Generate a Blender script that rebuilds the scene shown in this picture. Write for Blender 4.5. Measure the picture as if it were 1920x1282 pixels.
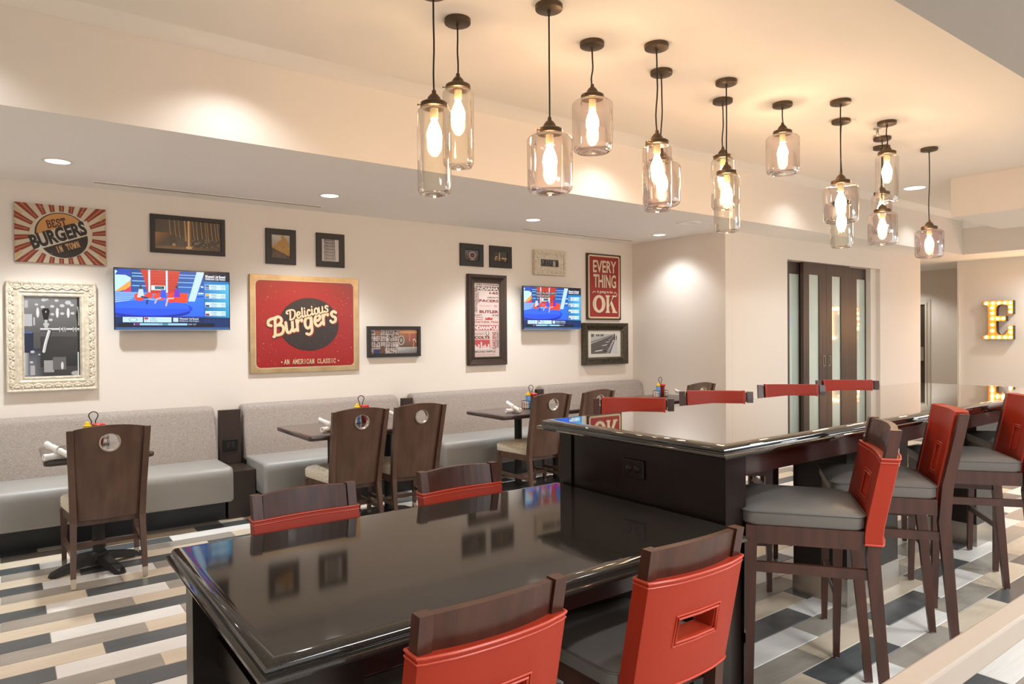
import bpy, bmesh, math, random
from mathutils import Vector, Matrix
random.seed(7)
S = bpy.context.scene
for o in list(bpy.data.objects): bpy.data.objects.remove(o, do_unlink=True)
COL = S.collection
PI = math.pi

# ---------------------------------------------------------------- camera
CAMZ = 1.47
YAW, PITCH, ROLL, FPX = 0.636327, -0.0087397, 0.0071944, 1286.6
def cam_axes():
    f = Vector((math.sin(YAW)*math.cos(PITCH), math.cos(YAW)*math.cos(PITCH), math.sin(PITCH)))
    r = Vector((math.cos(YAW), -math.sin(YAW), 0)); d = f.cross(r)
    c, s = math.cos(ROLL), math.sin(ROLL)
    return c*r + s*d, -s*r + c*d, f
r_, d_, f_ = cam_axes()
cd = bpy.data.cameras.new('camera'); cam = bpy.data.objects.new('camera', cd); COL.objects.link(cam)
cd.sensor_fit = 'HORIZONTAL'; cd.sensor_width = 36; cd.lens = FPX/1920*36; cd.clip_start = .05
m = Matrix.Identity(4)
for i in range(3): m[i][0] = r_[i]; m[i][1] = -d_[i]; m[i][2] = -f_[i]
m[2][3] = CAMZ
cam.matrix_world = m
S.camera = cam
# ---------------------------------------------------------------- world, exposure, lamps
S.view_settings.view_transform = 'Standard'; S.view_settings.look = 'None'
S.view_settings.gamma = 1; S.view_settings.use_curve_mapping = False
S.view_settings.exposure = 1.0
w = bpy.data.worlds.new('world'); S.world = w; w.use_nodes = True
w.node_tree.nodes['Background'].inputs[0].default_value = (.95, .98, 1, 1)
w.node_tree.nodes['Background'].inputs[1].default_value = .6
ZLOW, ZHI, ZREC = 2.676, 3.08, 3.19     # low ceiling, tray ceiling, wash slot
YW = 6.40
def spot(x, y, z, watts, col=(1, .9, .78), ang=105, blend=.55, rad=.05, tx=0, ty=0):
    l = bpy.data.lights.new('downlight_lamp', 'SPOT'); l.energy = watts; l.color = col
    l.spot_size = math.radians(ang); l.spot_blend = blend; l.shadow_soft_size = rad
    o = bpy.data.objects.new('downlight_lamp', l); COL.objects.link(o); o.location = (x, y, z)
    o.rotation_euler = (math.radians(ty), math.radians(tx), 0)
    return o
def area(x, y, z, sx, sy, watts, col=(1, .9, .78)):
    l = bpy.data.lights.new('added_fill_lamp', 'AREA'); l.shape = 'RECTANGLE'; l.size = sx; l.size_y = sy
    l.energy = watts; l.color = col
    o = bpy.data.objects.new('added_fill_lamp', l); COL.objects.link(o); o.location = (x, y, z)
    return o
WARMW = (.93, .975, 1)
DOWN = [(-1.75, 5.6), (.30, 5.57), (2.236, 5.62), (4.43, 5.61), (6.351, 5.596)]
for x, y in DOWN:
    spot(x, y, ZLOW-.012, 38 if x < 6 else 9, WARMW, 110, .4)
    spot(x, y, ZLOW-.010, 66 if x < 6 else 30, WARMW, 130, 1.0, .08)
for x in (-.35, 1.09, 4.17, 7.1, 10.1): spot(x, 4.02, ZREC-.02, 12 if x < 6 else 8, (.97, .98, 1), 128, .7, .04)
NEAR = [(x, y) for x in (-2.2, 0, 2.2, 4.4, 6.6, 8.8, 11.2) for y in (.45, -1.6)]
for x, y in NEAR: spot(x, y, ZLOW-.012, 34, WARMW, 150, .8, .08)
spot(8.13, 3.47, ZHI-.012, 45, WARMW, 130, .6)
spot(12.35, 3.3, ZLOW-.012, 55, WARMW, 160, .9)
spot(12.35, .9, ZLOW-.012, 45, WARMW, 150, .8)
spot(13.6, 6.3, ZLOW-.012, 45, (.95, .95, .9), 130, .5)
for x in (2.2, 6.6, 10.5): area(x, -1.2, 2.63, 1.2, 1.2, 60, WARMW)  # unseen fill lamps added behind the camera to brighten the room

# ---------------------------------------------------------------- helpers
def lin(c):
    return tuple((v/12.92 if v <= .04045 else ((v+.055)/1.055)**2.4) for v in (x/255 for x in c))
MATS = {}
def mat(name, rgb, rough=.5, metal=0, spec=.5, bump=None, bscale=60, bstr=.1, noise=None, emis=None, estr=0, coat=0, stretch=(1,1,1), coord='Object'):
    """rgb in sRGB 0-255; bump: 'noise'/'weave'/'wood'; noise = second colour mixed in by noise"""
    if name in MATS: return MATS[name]
    m = bpy.data.materials.new(name); m.use_nodes = True; MATS[name] = m
    nt = m.node_tree; b = nt.nodes['Principled BSDF']
    b.inputs['Base Color'].default_value = (*lin(rgb), 1); b.inputs['Roughness'].default_value = rough
    b.inputs['Metallic'].default_value = metal; b.inputs['Specular IOR Level'].default_value = spec
    if coat: b.inputs['Coat Weight'].default_value = coat; b.inputs['Coat Roughness'].default_value = .08
    if emis: b.inputs['Emission Color'].default_value = (*lin(emis), 1); b.inputs['Emission Strength'].default_value = estr
    if bump or noise:
        tc = nt.nodes.new('ShaderNodeTexCoord'); mp = nt.nodes.new('ShaderNodeMapping'); mp.inputs['Scale'].default_value = stretch
        nt.links.new(tc.outputs[coord], mp.inputs[0])
        nz = nt.nodes.new('ShaderNodeTexNoise'); nz.inputs['Scale'].default_value = bscale; nz.inputs['Detail'].default_value = 4
        nt.links.new(mp.outputs[0], nz.inputs['Vector'])
        if noise:
            mx = nt.nodes.new('ShaderNodeMix'); mx.data_type = 'RGBA'
            rp = nt.nodes.new('ShaderNodeValToRGB'); rp.color_ramp.elements[0].position = .35; rp.color_ramp.elements[1].position = .65
            nt.links.new(nz.outputs[0], rp.inputs[0]); nt.links.new(rp.outputs[0], mx.inputs[0])
            mx.inputs[6].default_value = (*lin(rgb), 1); mx.inputs[7].default_value = (*lin(noise), 1)
            nt.links.new(mx.outputs[2], b.inputs['Base Color'])
        if bump:
            bp = nt.nodes.new('ShaderNodeBump'); bp.inputs['Strength'].default_value = bstr; bp.inputs['Distance'].default_value = .002
            nt.links.new(nz.outputs[0], bp.inputs['Height']); nt.links.new(bp.outputs[0], b.inputs['Normal'])
    return m
def mesh_obj(name, bm, material, parent=None, smooth=False, mats=None):
    me = bpy.data.meshes.new(name); bm.normal_update(); bm.to_mesh(me); bm.free()
    for mm in (mats or [material]): me.materials.append(mm)
    if smooth:
        me.shade_smooth()
        me.set_sharp_from_angle(angle=math.radians(40))
    o = bpy.data.objects.new(name, me); COL.objects.link(o)
    if parent: o.parent = parent
    return o
def thing(name, label, cat, loc=(0,0,0), rz=0, group=None):
    o = bpy.data.objects.new(name, None); COL.objects.link(o); o.empty_display_size = .1
    o.location = loc; o.rotation_euler = (0, 0, rz); o['label'] = label; o['category'] = cat
    if group: o['group'] = group
    return o
def tag(o, label, cat, group=None):
    o['label'] = label; o['category'] = cat
    if group: o['group'] = group
    return o
def struct(name, bm, m, parent=None):
    o = mesh_obj(name, bm, m, parent)
    if not parent: o['kind'] = 'structure'
    return o
KIDS = {}
def dup(root, loc, rz, label=None, group=None, name=None):
    def cp(o, par):
        c = o.copy(); COL.objects.link(c)
        if par: c.parent = par; c.matrix_parent_inverse = o.matrix_parent_inverse.copy()
        for ch in [q for q in ALLKIDS(o)]: cp(ch, c)
        return c
    r = cp(root, None); r.location = loc; r.rotation_euler = (0, 0, rz)
    if label: r['label'] = label
    if group: r['group'] = group
    return r
def ALLKIDS(o): return [q for q in bpy.data.objects if q.parent is o]
NB = bmesh.new
def box(bm, x0, x1, y0, y1, z0, z1, bev=0, seg=2, mi=0):
    t = bmesh.new() if bev else bm
    vs = [t.verts.new((x, y, z)) for x in (x0, x1) for y in (y0, y1) for z in (z0, z1)]
    fs = [(0,1,3,2),(4,6,7,5),(0,4,5,1),(2,3,7,6),(0,2,6,4),(1,5,7,3)]
    F = [t.faces.new([vs[i] for i in f]) for f in fs]
    for f in F: f.material_index = mi
    if bev:
        bmesh.ops.bevel(t, geom=t.edges[:]+t.verts[:], offset=bev, segments=seg, profile=.5, affect='EDGES')
        join(bm, t)
def join(bm, t, mi=None):
    t.verts.index_update(); mp = [bm.verts.new(v.co) for v in t.verts]
    for f in t.faces:
        try: nf = bm.faces.new([mp[v.index] for v in f.verts]); nf.material_index = f.material_index if mi is None else mi; nf.smooth = f.smooth
        except ValueError: pass
    t.free()
def xform(bm, M, start=0):
    bm.verts.ensure_lookup_table()
    for v in bm.verts[start:]: v.co = M @ v.co
def hexa(bm, c):
    """8 corners: bottom 4 ccw then top 4"""
    v = [bm.verts.new(p) for p in c]
    for f in ((3,2,1,0),(4,5,6,7),(0,1,5,4),(1,2,6,5),(2,3,7,6),(3,0,4,7)): bm.faces.new([v[i] for i in f])
def loft(bm, rings, caps=True):
    R = [[bm.verts.new(p) for p in r] for r in rings]
    n = len(R[0])
    for a, b in zip(R, R[1:]):
        for i in range(n): bm.faces.new((a[i], a[(i+1)%n], b[(i+1)%n], b[i]))
    if caps: bm.faces.new(R[0][::-1]); bm.faces.new(R[-1])
def rect_ring(cx, cy, z, sx, sy):
    return [(cx-sx/2, cy-sy/2, z), (cx+sx/2, cy-sy/2, z), (cx+sx/2, cy+sy/2, z), (cx-sx/2, cy+sy/2, z)]
def tube(bm, pts, r, seg=8, closed=False, caps=True):
    pts = [Vector(p) for p in pts]; n = len(pts); rings = []
    up = None
    for i, p in enumerate(pts):
        if closed: t = pts[(i+1)%n]-pts[i-1]
        else: t = pts[min(i+1, n-1)]-pts[max(i-1, 0)]
        t.normalize()
        if up is None:
            up = Vector((0,0,1)) if abs(t.z) < .9 else Vector((1,0,0))
        s = t.cross(up).normalized(); up2 = s.cross(t).normalized(); up = up2
        rr = r[i] if isinstance(r, (list, tuple)) else r
        rings.append([bm.verts.new(p + rr*(math.cos(2*PI*k/seg)*s + math.sin(2*PI*k/seg)*up2)) for k in range(seg)])
    L = list(zip(rings, rings[1:])) + ([(rings[-1], rings[0])] if closed else [])
    for a, b in L:
        for k in range(seg): 
            f = bm.faces.new((a[k], a[(k+1)%seg], b[(k+1)%seg], b[k])); f.smooth = True
    if caps and not closed: bm.faces.new(rings[0][::-1]); bm.faces.new(rings[-1])
def lathe(bm, prof, seg=24, cx=0, cy=0):
    """prof list of (r, z)"""
    rings = []
    for r, z in prof:
        if r < 1e-6: rings.append([bm.verts.new((cx, cy, z))])
        else: rings.append([bm.verts.new((cx+r*math.cos(2*PI*k/seg), cy+r*math.sin(2*PI*k/seg), z)) for k in range(seg)])
    for a, b in zip(rings, rings[1:]):
        for k in range(seg):
            k2 = (k+1) % seg
            if len(a) == 1 and len(b) == 1: continue
            if len(a) == 1: f = bm.faces.new((a[0], b[k2], b[k]))
            elif len(b) == 1: f = bm.faces.new((a[k], a[k2], b[0]))
            else: f = bm.faces.new((a[k], a[k2], b[k2], b[k]))
            f.smooth = True
def rrect(w, h, r, n=4):
    """rounded rectangle outline centred at 0, ccw"""
    P = []
    for cx, cy, a0 in ((w/2-r, h/2-r, 0), (-w/2+r, h/2-r, 90), (-w/2+r, -h/2+r, 180), (w/2-r, -h/2+r, 270)):
        for k in range(n+1):
            a = math.radians(a0+90*k/n); P.append((cx+r*math.cos(a), cy+r*math.sin(a)))
    return P
def at(X, Z, Yp, Y0=YW):
    """a point measured on the wall plane, brought forward along the sight line to plane Yp"""
    s = Yp/Y0; return X*s, CAMZ+(Z-CAMZ)*s
def obj1(name, fn, m, parent=None, smooth=False):
    b = NB(); fn(b); return mesh_obj(name, b, m, parent, smooth)

# ---------------------------------------------------------------- materials
M_wall = mat('wall_paint', (230, 221, 211), .75, bump='noise', bscale=180, bstr=.05)
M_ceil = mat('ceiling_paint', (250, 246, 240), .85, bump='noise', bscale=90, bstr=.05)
M_near = mat('near_ceiling_dimmed', (190, 185, 178), .85, bump='noise', bscale=90, bstr=.05)  # low ceiling's colour darkened on this stretch, its dimness put into the base colour
M_tray = mat('tray_ceiling_paint', (238, 230, 219), .85, bump='noise', bscale=90, bstr=.05)
M_gap = mat('grout', (176, 166, 152), .9)
M_granite = mat('polished_black_granite', (20, 18, 16), .06, spec=.7, noise=(56, 51, 46), bscale=900)
M_granite2 = mat('mirror_polished_counter_granite', (14, 13, 12), .03, spec=.9, noise=(26, 24, 22), bscale=900, coat=1)
M_granite2.node_tree.nodes['Principled BSDF'].inputs['Coat Roughness'].default_value = .02
M_cab = mat('espresso_cabinet', (30, 20, 17), .32, spec=.45, noise=(24, 15, 13), bscale=14, stretch=(1, 1, .15))
M_wood = mat('walnut_stained_wood', (78, 43, 31), .34, noise=(60, 32, 23), bscale=22, stretch=(1, 1, .12), bump='noise', bstr=.05, coat=.05)
M_wood2 = mat('dining_chair_wood', (98, 72, 59), .38, noise=(80, 56, 45), bscale=16, stretch=(1, 1, .15), coat=.15)
M_red = mat('coral_red_vinyl', (162, 47, 25), .45, spec=.3, bump='noise', bscale=260, bstr=.12)
M_redp = mat('coral_red_piping', (186, 60, 34), .38)
M_seat = mat('grey_vinyl', (112, 106, 100), .42, bump='noise', bscale=300, bstr=.1)
M_steel = mat('brushed_steel', (190, 184, 176), .28, metal=1)
M_tip = mat('satin_nickel', (208, 196, 178), .3, metal=1)
M_back = mat("heather_fabric", (168, 160, 154), .95, spec=.2, noise=(146, 133, 124), bscale=95, bump='noise', bstr=.5, stretch=(1, 1, 2.2))
M_bench = mat("taupe_vinyl", (148, 144, 138), .45, bump='noise', bscale=260, bstr=.08)
M_kick = mat('black_laminate', (14, 12, 11), .35)
M_iron = mat('black_cast_iron', (20, 18, 17), .5)
M_table = mat('dark_table_laminate', (66, 50, 44), .3, noise=(56, 42, 36), bscale=20, stretch=(.2, 1, 1), coat=.3)
M_bronze = mat('antique_bronze', (92, 78, 62), .42, metal=.75)
M_cord = mat('black_cord', (20, 16, 14), .7)
M_white = mat('white_plastic', (232, 228, 220), .4)
M_black = mat('black_plastic', (12, 11, 11), .35)
M_frame = mat('black_frame', (30, 24, 21), .45)
M_frameb = mat('bronze_brown_frame', (62, 48, 40), .32, metal=.3)
M_cream = mat('antique_cream_paint', (226, 216, 198), .55, noise=(202, 190, 168), bscale=40)
M_pewter = mat('aged_pewter', (104, 94, 78), .4, metal=.55, noise=(66, 58, 47), bscale=50)
M_linen = mat('white_linen', (240, 236, 232), .9, bump='noise', bscale=220, bstr=.2)
M_rail = mat('cream_rail_paint', (164, 148, 134), .4)
M_glow = mat('downlight_lens', (255, 255, 255), .5, emis=(255, 246, 234), estr=1.4)
def emis_mat(name, rgb, s):
    m = bpy.data.materials.new(name); m.use_nodes = True; nt = m.node_tree; nt.nodes.clear()
    e = nt.nodes.new('ShaderNodeEmission'); o = nt.nodes.new('ShaderNodeOutputMaterial')
    e.inputs[0].default_value = (*rgb, 1); e.inputs[1].default_value = s; nt.links.new(e.outputs[0], o.inputs[0]); return m
M_bulb = emis_mat('glowing_filament_bulb', (1, .68, .40), 46)
M_mbulb = emis_mat('marquee_bulb', (1, .62, .28), 26)
def glass_mat(name, tint, edge=.9, facing_tint=None):
    m = bpy.data.materials.new(name); m.use_nodes = True; nt = m.node_tree; nt.nodes.clear()
    o = nt.nodes.new('ShaderNodeOutputMaterial'); t = nt.nodes.new('ShaderNodeBsdfTransparent'); g = nt.nodes.new('ShaderNodeBsdfGlossy')
    g.inputs['Roughness'].default_value = .03
    lw = nt.nodes.new('ShaderNodeLayerWeight'); lw.inputs['Blend'].default_value = .35
    mx = nt.nodes.new('ShaderNodeMixShader'); cm = nt.nodes.new('ShaderNodeMix'); cm.data_type = 'RGBA'
    cm.inputs[6].default_value = (*tint, 1); cm.inputs[7].default_value = (tint[0]*edge, tint[1]*edge*.9, tint[2]*edge*.85, 1)
    nt.links.new(lw.outputs['Facing'], cm.inputs[0]); nt.links.new(cm.outputs[2], t.inputs[0])
    mth = nt.nodes.new('ShaderNodeMath'); mth.operation = 'MULTIPLY'; mth.inputs[1].default_value = .55
    nt.links.new(lw.outputs['Fresnel'], mth.inputs[0]); nt.links.new(mth.outputs[0], mx.inputs[0])
    nt.links.new(t.outputs[0], mx.inputs[1]); nt.links.new(g.outputs[0], mx.inputs[2]); nt.links.new(mx.outputs[0], o.inputs[0]); return m
G_amber = glass_mat('pale_amber_glass', (.995, .985, .935), .82)
G_pink = glass_mat('pale_rose_glass', (.975, .925, .915), .78)
G_plum = glass_mat('plum_tinted_glass', (.90, .81, .83), .74)
G_clear = glass_mat('clear_glass', (.99, .985, .975), .88)
def colattr_mat(name, emit=0, rough=.5, coat=0):
    m = bpy.data.materials.new(name); m.use_nodes = True; nt = m.node_tree; b = nt.nodes['Principled BSDF']
    a = nt.nodes.new('ShaderNodeVertexColor'); a.layer_name = 'Col'
    b.inputs['Roughness'].default_value = rough
    if emit:
        b.inputs['Base Color'].default_value = (.01, .01, .01, 1); b.inputs['Specular IOR Level'].default_value = .3
        nt.links.new(a.outputs[0], b.inputs['Emission Color']); b.inputs['Emission Strength'].default_value = emit
    else: nt.links.new(a.outputs[0], b.inputs['Base Color'])
    return m
M_print = colattr_mat('printed_artwork', rough=.55)
M_pglass = colattr_mat('artwork_under_glass', rough=.25)
M_screen = colattr_mat('television_picture', emit=.6, rough=.2)

# ---------------------------------------------------------------- flat prints: coloured polygons in a w x h sheet, each layer 0.15 mm proud
GLY = {}
def glyph_mesh(s, bold=0.0):
    k = (s, bold)
    if k in GLY: return GLY[k]
    cu = bpy.data.curves.new('lettering', 'FONT'); cu.body = s; cu.size = 1; cu.offset = bold; cu.resolution_u = 3
    o = bpy.data.objects.new('lettering', cu); me = o.to_mesh()
    V = [tuple(v.co) for v in me.vertices]; F = [tuple(p.vertices) for p in me.polygons]
    o.to_mesh_clear(); bpy.data.objects.remove(o); bpy.data.curves.remove(cu)
    xs = [v[0] for v in V] or [0, 1]; ys = [v[1] for v in V] or [0, 1]
    GLY[k] = (V, F, min(xs), max(xs), min(ys), max(ys)); return GLY[k]
class Sheet:
    def __init__(s, w, h): s.w, s.h, s.V, s.F, s.C, s.L, s.emit = w, h, [], [], [], 0, False
    def _add(s, pts, faces, col):
        n = len(s.V); s.L += 1; y = -s.L*.00003
        if pts and (min(p[0] for p in pts) < -1e-6 or max(p[0] for p in pts) > s.w+1e-6 or min(p[1] for p in pts) < -1e-6 or max(p[1] for p in pts) > s.h+1e-6):
            P, F = [], []
            for f in faces:
                q = [pts[i] for i in f]
                for ax, lim, sg in ((0, 0, 1), (0, s.w, -1), (1, 0, 1), (1, s.h, -1)):
                    r = []
                    for i in range(len(q)):
                        a, c = q[i-1], q[i]; da, dc = (a[ax]-lim)*sg, (c[ax]-lim)*sg
                        if (da >= 0) != (dc >= 0): t = da/(da-dc); r.append((a[0]+(c[0]-a[0])*t, a[1]+(c[1]-a[1])*t))
                        if dc >= 0: r.append(c)
                    q = r
                    if len(q) < 3: break
                if len(q) >= 3: F.append(tuple(range(len(P), len(P)+len(q)))); P += q
            pts, faces = P, F
        s.V += [(p[0]-s.w/2, y, p[1]-s.h/2) for p in pts]; s.F += [tuple(n+i for i in f) for f in faces]
        c = (*lin(col), 1); s.C += [c]*len(pts)
    def poly(s, pts, col): s._add(pts, [tuple(range(len(pts)))], col)
    def polys(s, plist, col):
        P, F = [], []
        for q in plist: F.append(tuple(range(len(P), len(P)+len(q)))); P += q
        n0 = len(s.V); s._add(P, F, col); L0 = s.L
        if len(s.V)-n0 == len(P) and len(plist) > 1:      # overlapping strokes: each a hair prouder than the last
            for k, f in enumerate(s.F[-len(F):]):
                for i in f: s.V[i] = (s.V[i][0], s.V[i][1]-k*3e-6, s.V[i][2])
            s.L += math.ceil(len(F)*.1)
    def rect(s, x0, y0, x1, y1, col): s.poly([(x0, y0), (x1, y0), (x1, y1), (x0, y1)], col)
    def rects(s, L, col): s.polys([[(a, b), (c, b), (c, d), (a, d)] for a, b, c, d in L], col)
    def ell(s, cx, cy, rx, ry, col, n=28, a0=0, a1=360):
        s.poly([(cx+rx*math.cos(math.radians(a0+(a1-a0)*k/n)), cy+ry*math.sin(math.radians(a0+(a1-a0)*k/n))) for k in range(n+(a1-a0 < 360))], col)
    def grad(s, x0, y0, x1, y1, c0, c1, c2=None, c3=None):
        n = len(s.V); s.L += 1; y = -s.L*.00003
        s.V += [(a-s.w/2, y, b-s.h/2) for a, b in ((x0, y0), (x1, y0), (x1, y1), (x0, y1))]; s.F.append((n, n+1, n+2, n+3))
        s.C += [(*lin(c), 1) for c in (c0, c1, c2 or c1, c3 or c0)]
    def stroke(s, pts, wd, col, rnd=True, smooth=0):
        """thick polyline; wd may be a list"""
        if smooth:
            q = []
            for i in range(len(pts)-1):
                p0 = pts[max(i-1, 0)]; p1 = pts[i]; p2 = pts[i+1]; p3 = pts[min(i+2, len(pts)-1)]
                for k in range(smooth):
                    t = k/smooth
                    q.append(tuple(.5*((2*p1[j])+(-p0[j]+p2[j])*t+(2*p0[j]-5*p1[j]+4*p2[j]-p3[j])*t*t+(-p0[j]+3*p1[j]-3*p2[j]+p3[j])*t**3) for j in (0, 1)))
            pts = q+[pts[-1]]
        P = []
        for i in range(len(pts)-1):
            (x0, y0), (x1, y1) = pts[i][:2], pts[i+1][:2]; L = math.hypot(x1-x0, y1-y0) or 1e-6
            nx, ny = -(y1-y0)/L*wd/2, (x1-x0)/L*wd/2
            P.append([(x0+nx, y0+ny), (x0-nx, y0-ny), (x1-nx, y1-ny), (x1+nx, y1+ny)])
        if rnd:
            for x, y in pts: P.append([(x+wd/2*math.cos(k*PI/4), y+wd/2*math.sin(k*PI/4)) for k in range(8)])
        s.polys(P, col)
    def text(s, t, x, y, h, col, w=None, bold=0, shear=0, rot=0, anchor='l', arc=0):
        V, F, a, b, c, d = glyph_mesh(t, bold)
        sy = h/(d-c); sx = (w/(b-a)) if w else sy
        W = (b-a)*sx; ox = {'l': 0, 'c': -W/2, 'r': -W}[anchor]
        cr, sr = math.cos(math.radians(rot)), math.sin(math.radians(rot)); P = []
        for v in V:
            u = (v[0]-a)*sx+ox; q = (v[1]-c)*sy; u += shear*q
            if arc: q += arc*(1-((u-ox-W/2)/(W/2))**2)
            P.append((x+u*cr-q*sr, y+u*sr+q*cr))
        s._add(P, F, col)
    def build(s, name, m, parent, loc, rz=0):
        me = bpy.data.meshes.new(name); me.from_pydata(s.V, [], s.F); me.materials.append(m)
        ca = me.color_attributes.new('Col', 'FLOAT_COLOR', 'POINT')
        kf = 1 if m is M_screen else .72      # printing inks are darker than the screen values
        ca.data.foreach_set('color', [c for q in s.C for c in (q[0]*kf, q[1]*kf, q[2]*kf, 1)])
        bm = bmesh.new(); bm.from_mesh(me)
        bm.normal_update()
        fl = [f for f in bm.faces if f.normal.y > 0]
        bmesh.ops.reverse_faces(bm, faces=fl); bm.to_mesh(me); bm.free()
        o = bpy.data.objects.new(name, me); COL.objects.link(o); o.location = loc; o.rotation_euler = (0, 0, rz)
        if parent: o.parent = parent
        return o
SLAB = {  # strokes on a 0..1 box, and points that carry a serif
 'A': ([[(.08,0),(.5,1),(.92,0)], [(.25,.36),(.75,.36)]], [(.08,0),(.92,0)]),
 'B': ([[(.18,0),(.18,1)], [(.18,1),(.6,1),(.82,.88),(.82,.64),(.6,.53),(.18,.53)], [(.6,.53),(.9,.4),(.9,.14),(.62,0),(.18,0)]], [(.1,0),(.1,1)]),
 'E': ([[(.2,0),(.2,1)], [(.1,1),(.85,1),(.85,.8)], [(.1,0),(.88,0),(.88,.22)], [(.2,.52),(.62,.52)]], []),
 'S': ([[(.85,.72),(.82,.95),(.5,1),(.18,.92),(.14,.7),(.3,.56),(.7,.45),(.88,.28),(.82,.06),(.5,0),(.16,.06),(.14,.28)]], []),
 'T': ([[(.5,0),(.5,1)], [(.08,.76),(.08,1),(.92,1),(.92,.76)]], [(.5,0)]),
 'I': ([[(.5,0),(.5,1)]], [(.5,0),(.5,1)]),
 'N': ([[(.18,0),(.18,1),(.82,0),(.82,1)]], [(.18,0),(.18,1),(.82,1)]),
 'O': ([[(.5,1),(.2,.9),(.1,.5),(.2,.1),(.5,0),(.8,.1),(.9,.5),(.8,.9),(.5,1)]], []),
 'W': ([[(.05,1),(.27,0),(.5,.8),(.73,0),(.95,1)]], [(.05,1),(.95,1)]),
 'M': ([[(.12,0),(.12,1),(.5,.35),(.88,1),(.88,0)]], [(.12,0),(.12,1),(.88,0),(.88,1)]),
 'R': ([[(.18,0),(.18,1)], [(.1,1),(.62,1),(.84,.88),(.84,.62),(.62,.5),(.18,.5)], [(.5,.5),(.86,0)]], [(.18,0),(.88,0)]),
 'C': ([[(.86,.7),(.82,.92),(.5,1),(.2,.9),(.1,.5),(.2,.1),(.5,0),(.8,.06),(.88,.28)]], []),
 'L': ([[(.2,0),(.2,1)], [(.2,0),(.86,0),(.86,.24)]], [(.2,1),(.2,0)]),
 'K': ([[(.18,0),(.18,1)], [(.88,1),(.25,.45)], [(.42,.6),(.9,0)]], [(.18,0),(.18,1),(.88,1),(.9,0)]),
}
def slab(sh, t, x, y, h, w, col, wd, rot=0, shear=0, thin=1):
    n = len(t); cw = w/n; cr, sr = math.cos(math.radians(rot)), math.sin(math.radians(rot))
    for i, ch in enumerate(t):
        if ch == ' ': continue
        st, se = SLAB[ch]
        def T(p):
            u = (i+.08+p[0]*.84)*cw + shear*p[1]*h; q = wd/2+p[1]*(h-wd); return (x+u*cr-q*sr, y+u*sr+q*cr)
        for q in st: sh.stroke([T(p) for p in q], wd, col, rnd=True)
        for p in se: sh.stroke([T((p[0]-.16, p[1])), T((p[0]+.16, p[1]))], wd*.75, col, rnd=False)
# ================================================================ SETTING
# ---- floor: grout slab with 0.60 x 0.147 m tiles laid in a stepped four-colour run
fl = NB(); box(fl, -3, 15.2, -3.2, 9, -.08, -.0035)
floor = struct('floor', fl, M_gap)
floor['label'] = 'floor of long wood-look tiles in white, cream, grey and charcoal'
def tile_mat(name, c1, c2):
    m = bpy.data.materials.new(name); m.use_nodes = True; nt = m.node_tree; b = nt.nodes['Principled BSDF']
    g = nt.nodes.new('ShaderNodeNewGeometry'); mp = nt.nodes.new('ShaderNodeMapping'); mp.inputs['Scale'].default_value = (1.2, 26, 1)
    n = nt.nodes.new('ShaderNodeTexNoise'); n.inputs['Scale'].default_value = 4; n.inputs['Detail'].default_value = 6; n.inputs['Roughness'].default_value = .65
    mp2 = nt.nodes.new('ShaderNodeMapping'); mp2.inputs['Scale'].default_value = (1, 4, 1)
    n2 = nt.nodes.new('ShaderNodeTexNoise'); n2.inputs['Scale'].default_value = 2.2
    mx = nt.nodes.new('ShaderNodeMix'); mx.data_type = 'RGBA'; rp = nt.nodes.new('ShaderNodeValToRGB')
    rp.color_ramp.elements[0].position = .36; rp.color_ramp.elements[1].position = .66
    ad = nt.nodes.new('ShaderNodeMath'); ad.operation = 'ADD'; ml = nt.nodes.new('ShaderNodeMath'); ml.operation = 'MULTIPLY'; ml.inputs[1].default_value = .5
    L = nt.links.new
    L(g.outputs['Position'], mp.inputs[0]); L(mp.outputs[0], n.inputs['Vector']); L(g.outputs['Position'], mp2.inputs[0]); L(mp2.outputs[0], n2.inputs['Vector'])
    L(n.outputs[0], ad.inputs[0]); L(n2.outputs[0], ad.inputs[1]); L(ad.outputs[0], ml.inputs[0]); L(ml.outputs[0], rp.inputs[0]); L(rp.outputs[0], mx.inputs[0])
    mx.inputs[6].default_value = (*lin(c1), 1); mx.inputs[7].default_value = (*lin(c2), 1)
    L(mx.outputs[2], b.inputs['Base Color']); b.inputs['Roughness'].default_value = .38
    bp = nt.nodes.new('ShaderNodeBump'); bp.inputs['Strength'].default_value = .12; bp.inputs['Distance'].default_value = .002
    L(n.outputs[0], bp.inputs['Height']); L(bp.outputs[0], b.inputs['Normal'])
    return m
TM = [tile_mat('charcoal_tile', (76, 78, 80), (96, 98, 98)), tile_mat('white_tile', (222, 217, 210), (236, 232, 226)),
      tile_mat('grey_tile', (148, 140, 130), (170, 161, 148)), tile_mat('cream_tile', (205, 188, 164), (222, 206, 184))]
TL, TW = .6, .147
def tile_bm(bm, x0, x1, y0, y1, mi=0, zt=0):
    g = .0012; e = .002
    lo = [bm.verts.new(p) for p in ((x0+g, y0+g, -.006), (x1-g, y0+g, -.006), (x1-g, y1-g, -.006), (x0+g, y1-g, -.006))]
    hi = [bm.verts.new(p) for p in ((x0+g, y0+g, -e), (x1-g, y0+g, -e), (x1-g, y1-g, -e), (x0+g, y1-g, -e))]
    tp = [bm.verts.new(p) for p in ((x0+g+e, y0+g+e, 0), (x1-g-e, y0+g+e, 0), (x1-g-e, y1-g-e, 0), (x0+g+e, y1-g-e, 0))]
    for a, b in ((lo, hi), (hi, tp)):
        for i in range(4):
            f = bm.faces.new((a[i], a[(i+1)%4], b[(i+1)%4], b[i])); f.material_index = mi
    f = bm.faces.new(tp); f.material_index = mi
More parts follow.
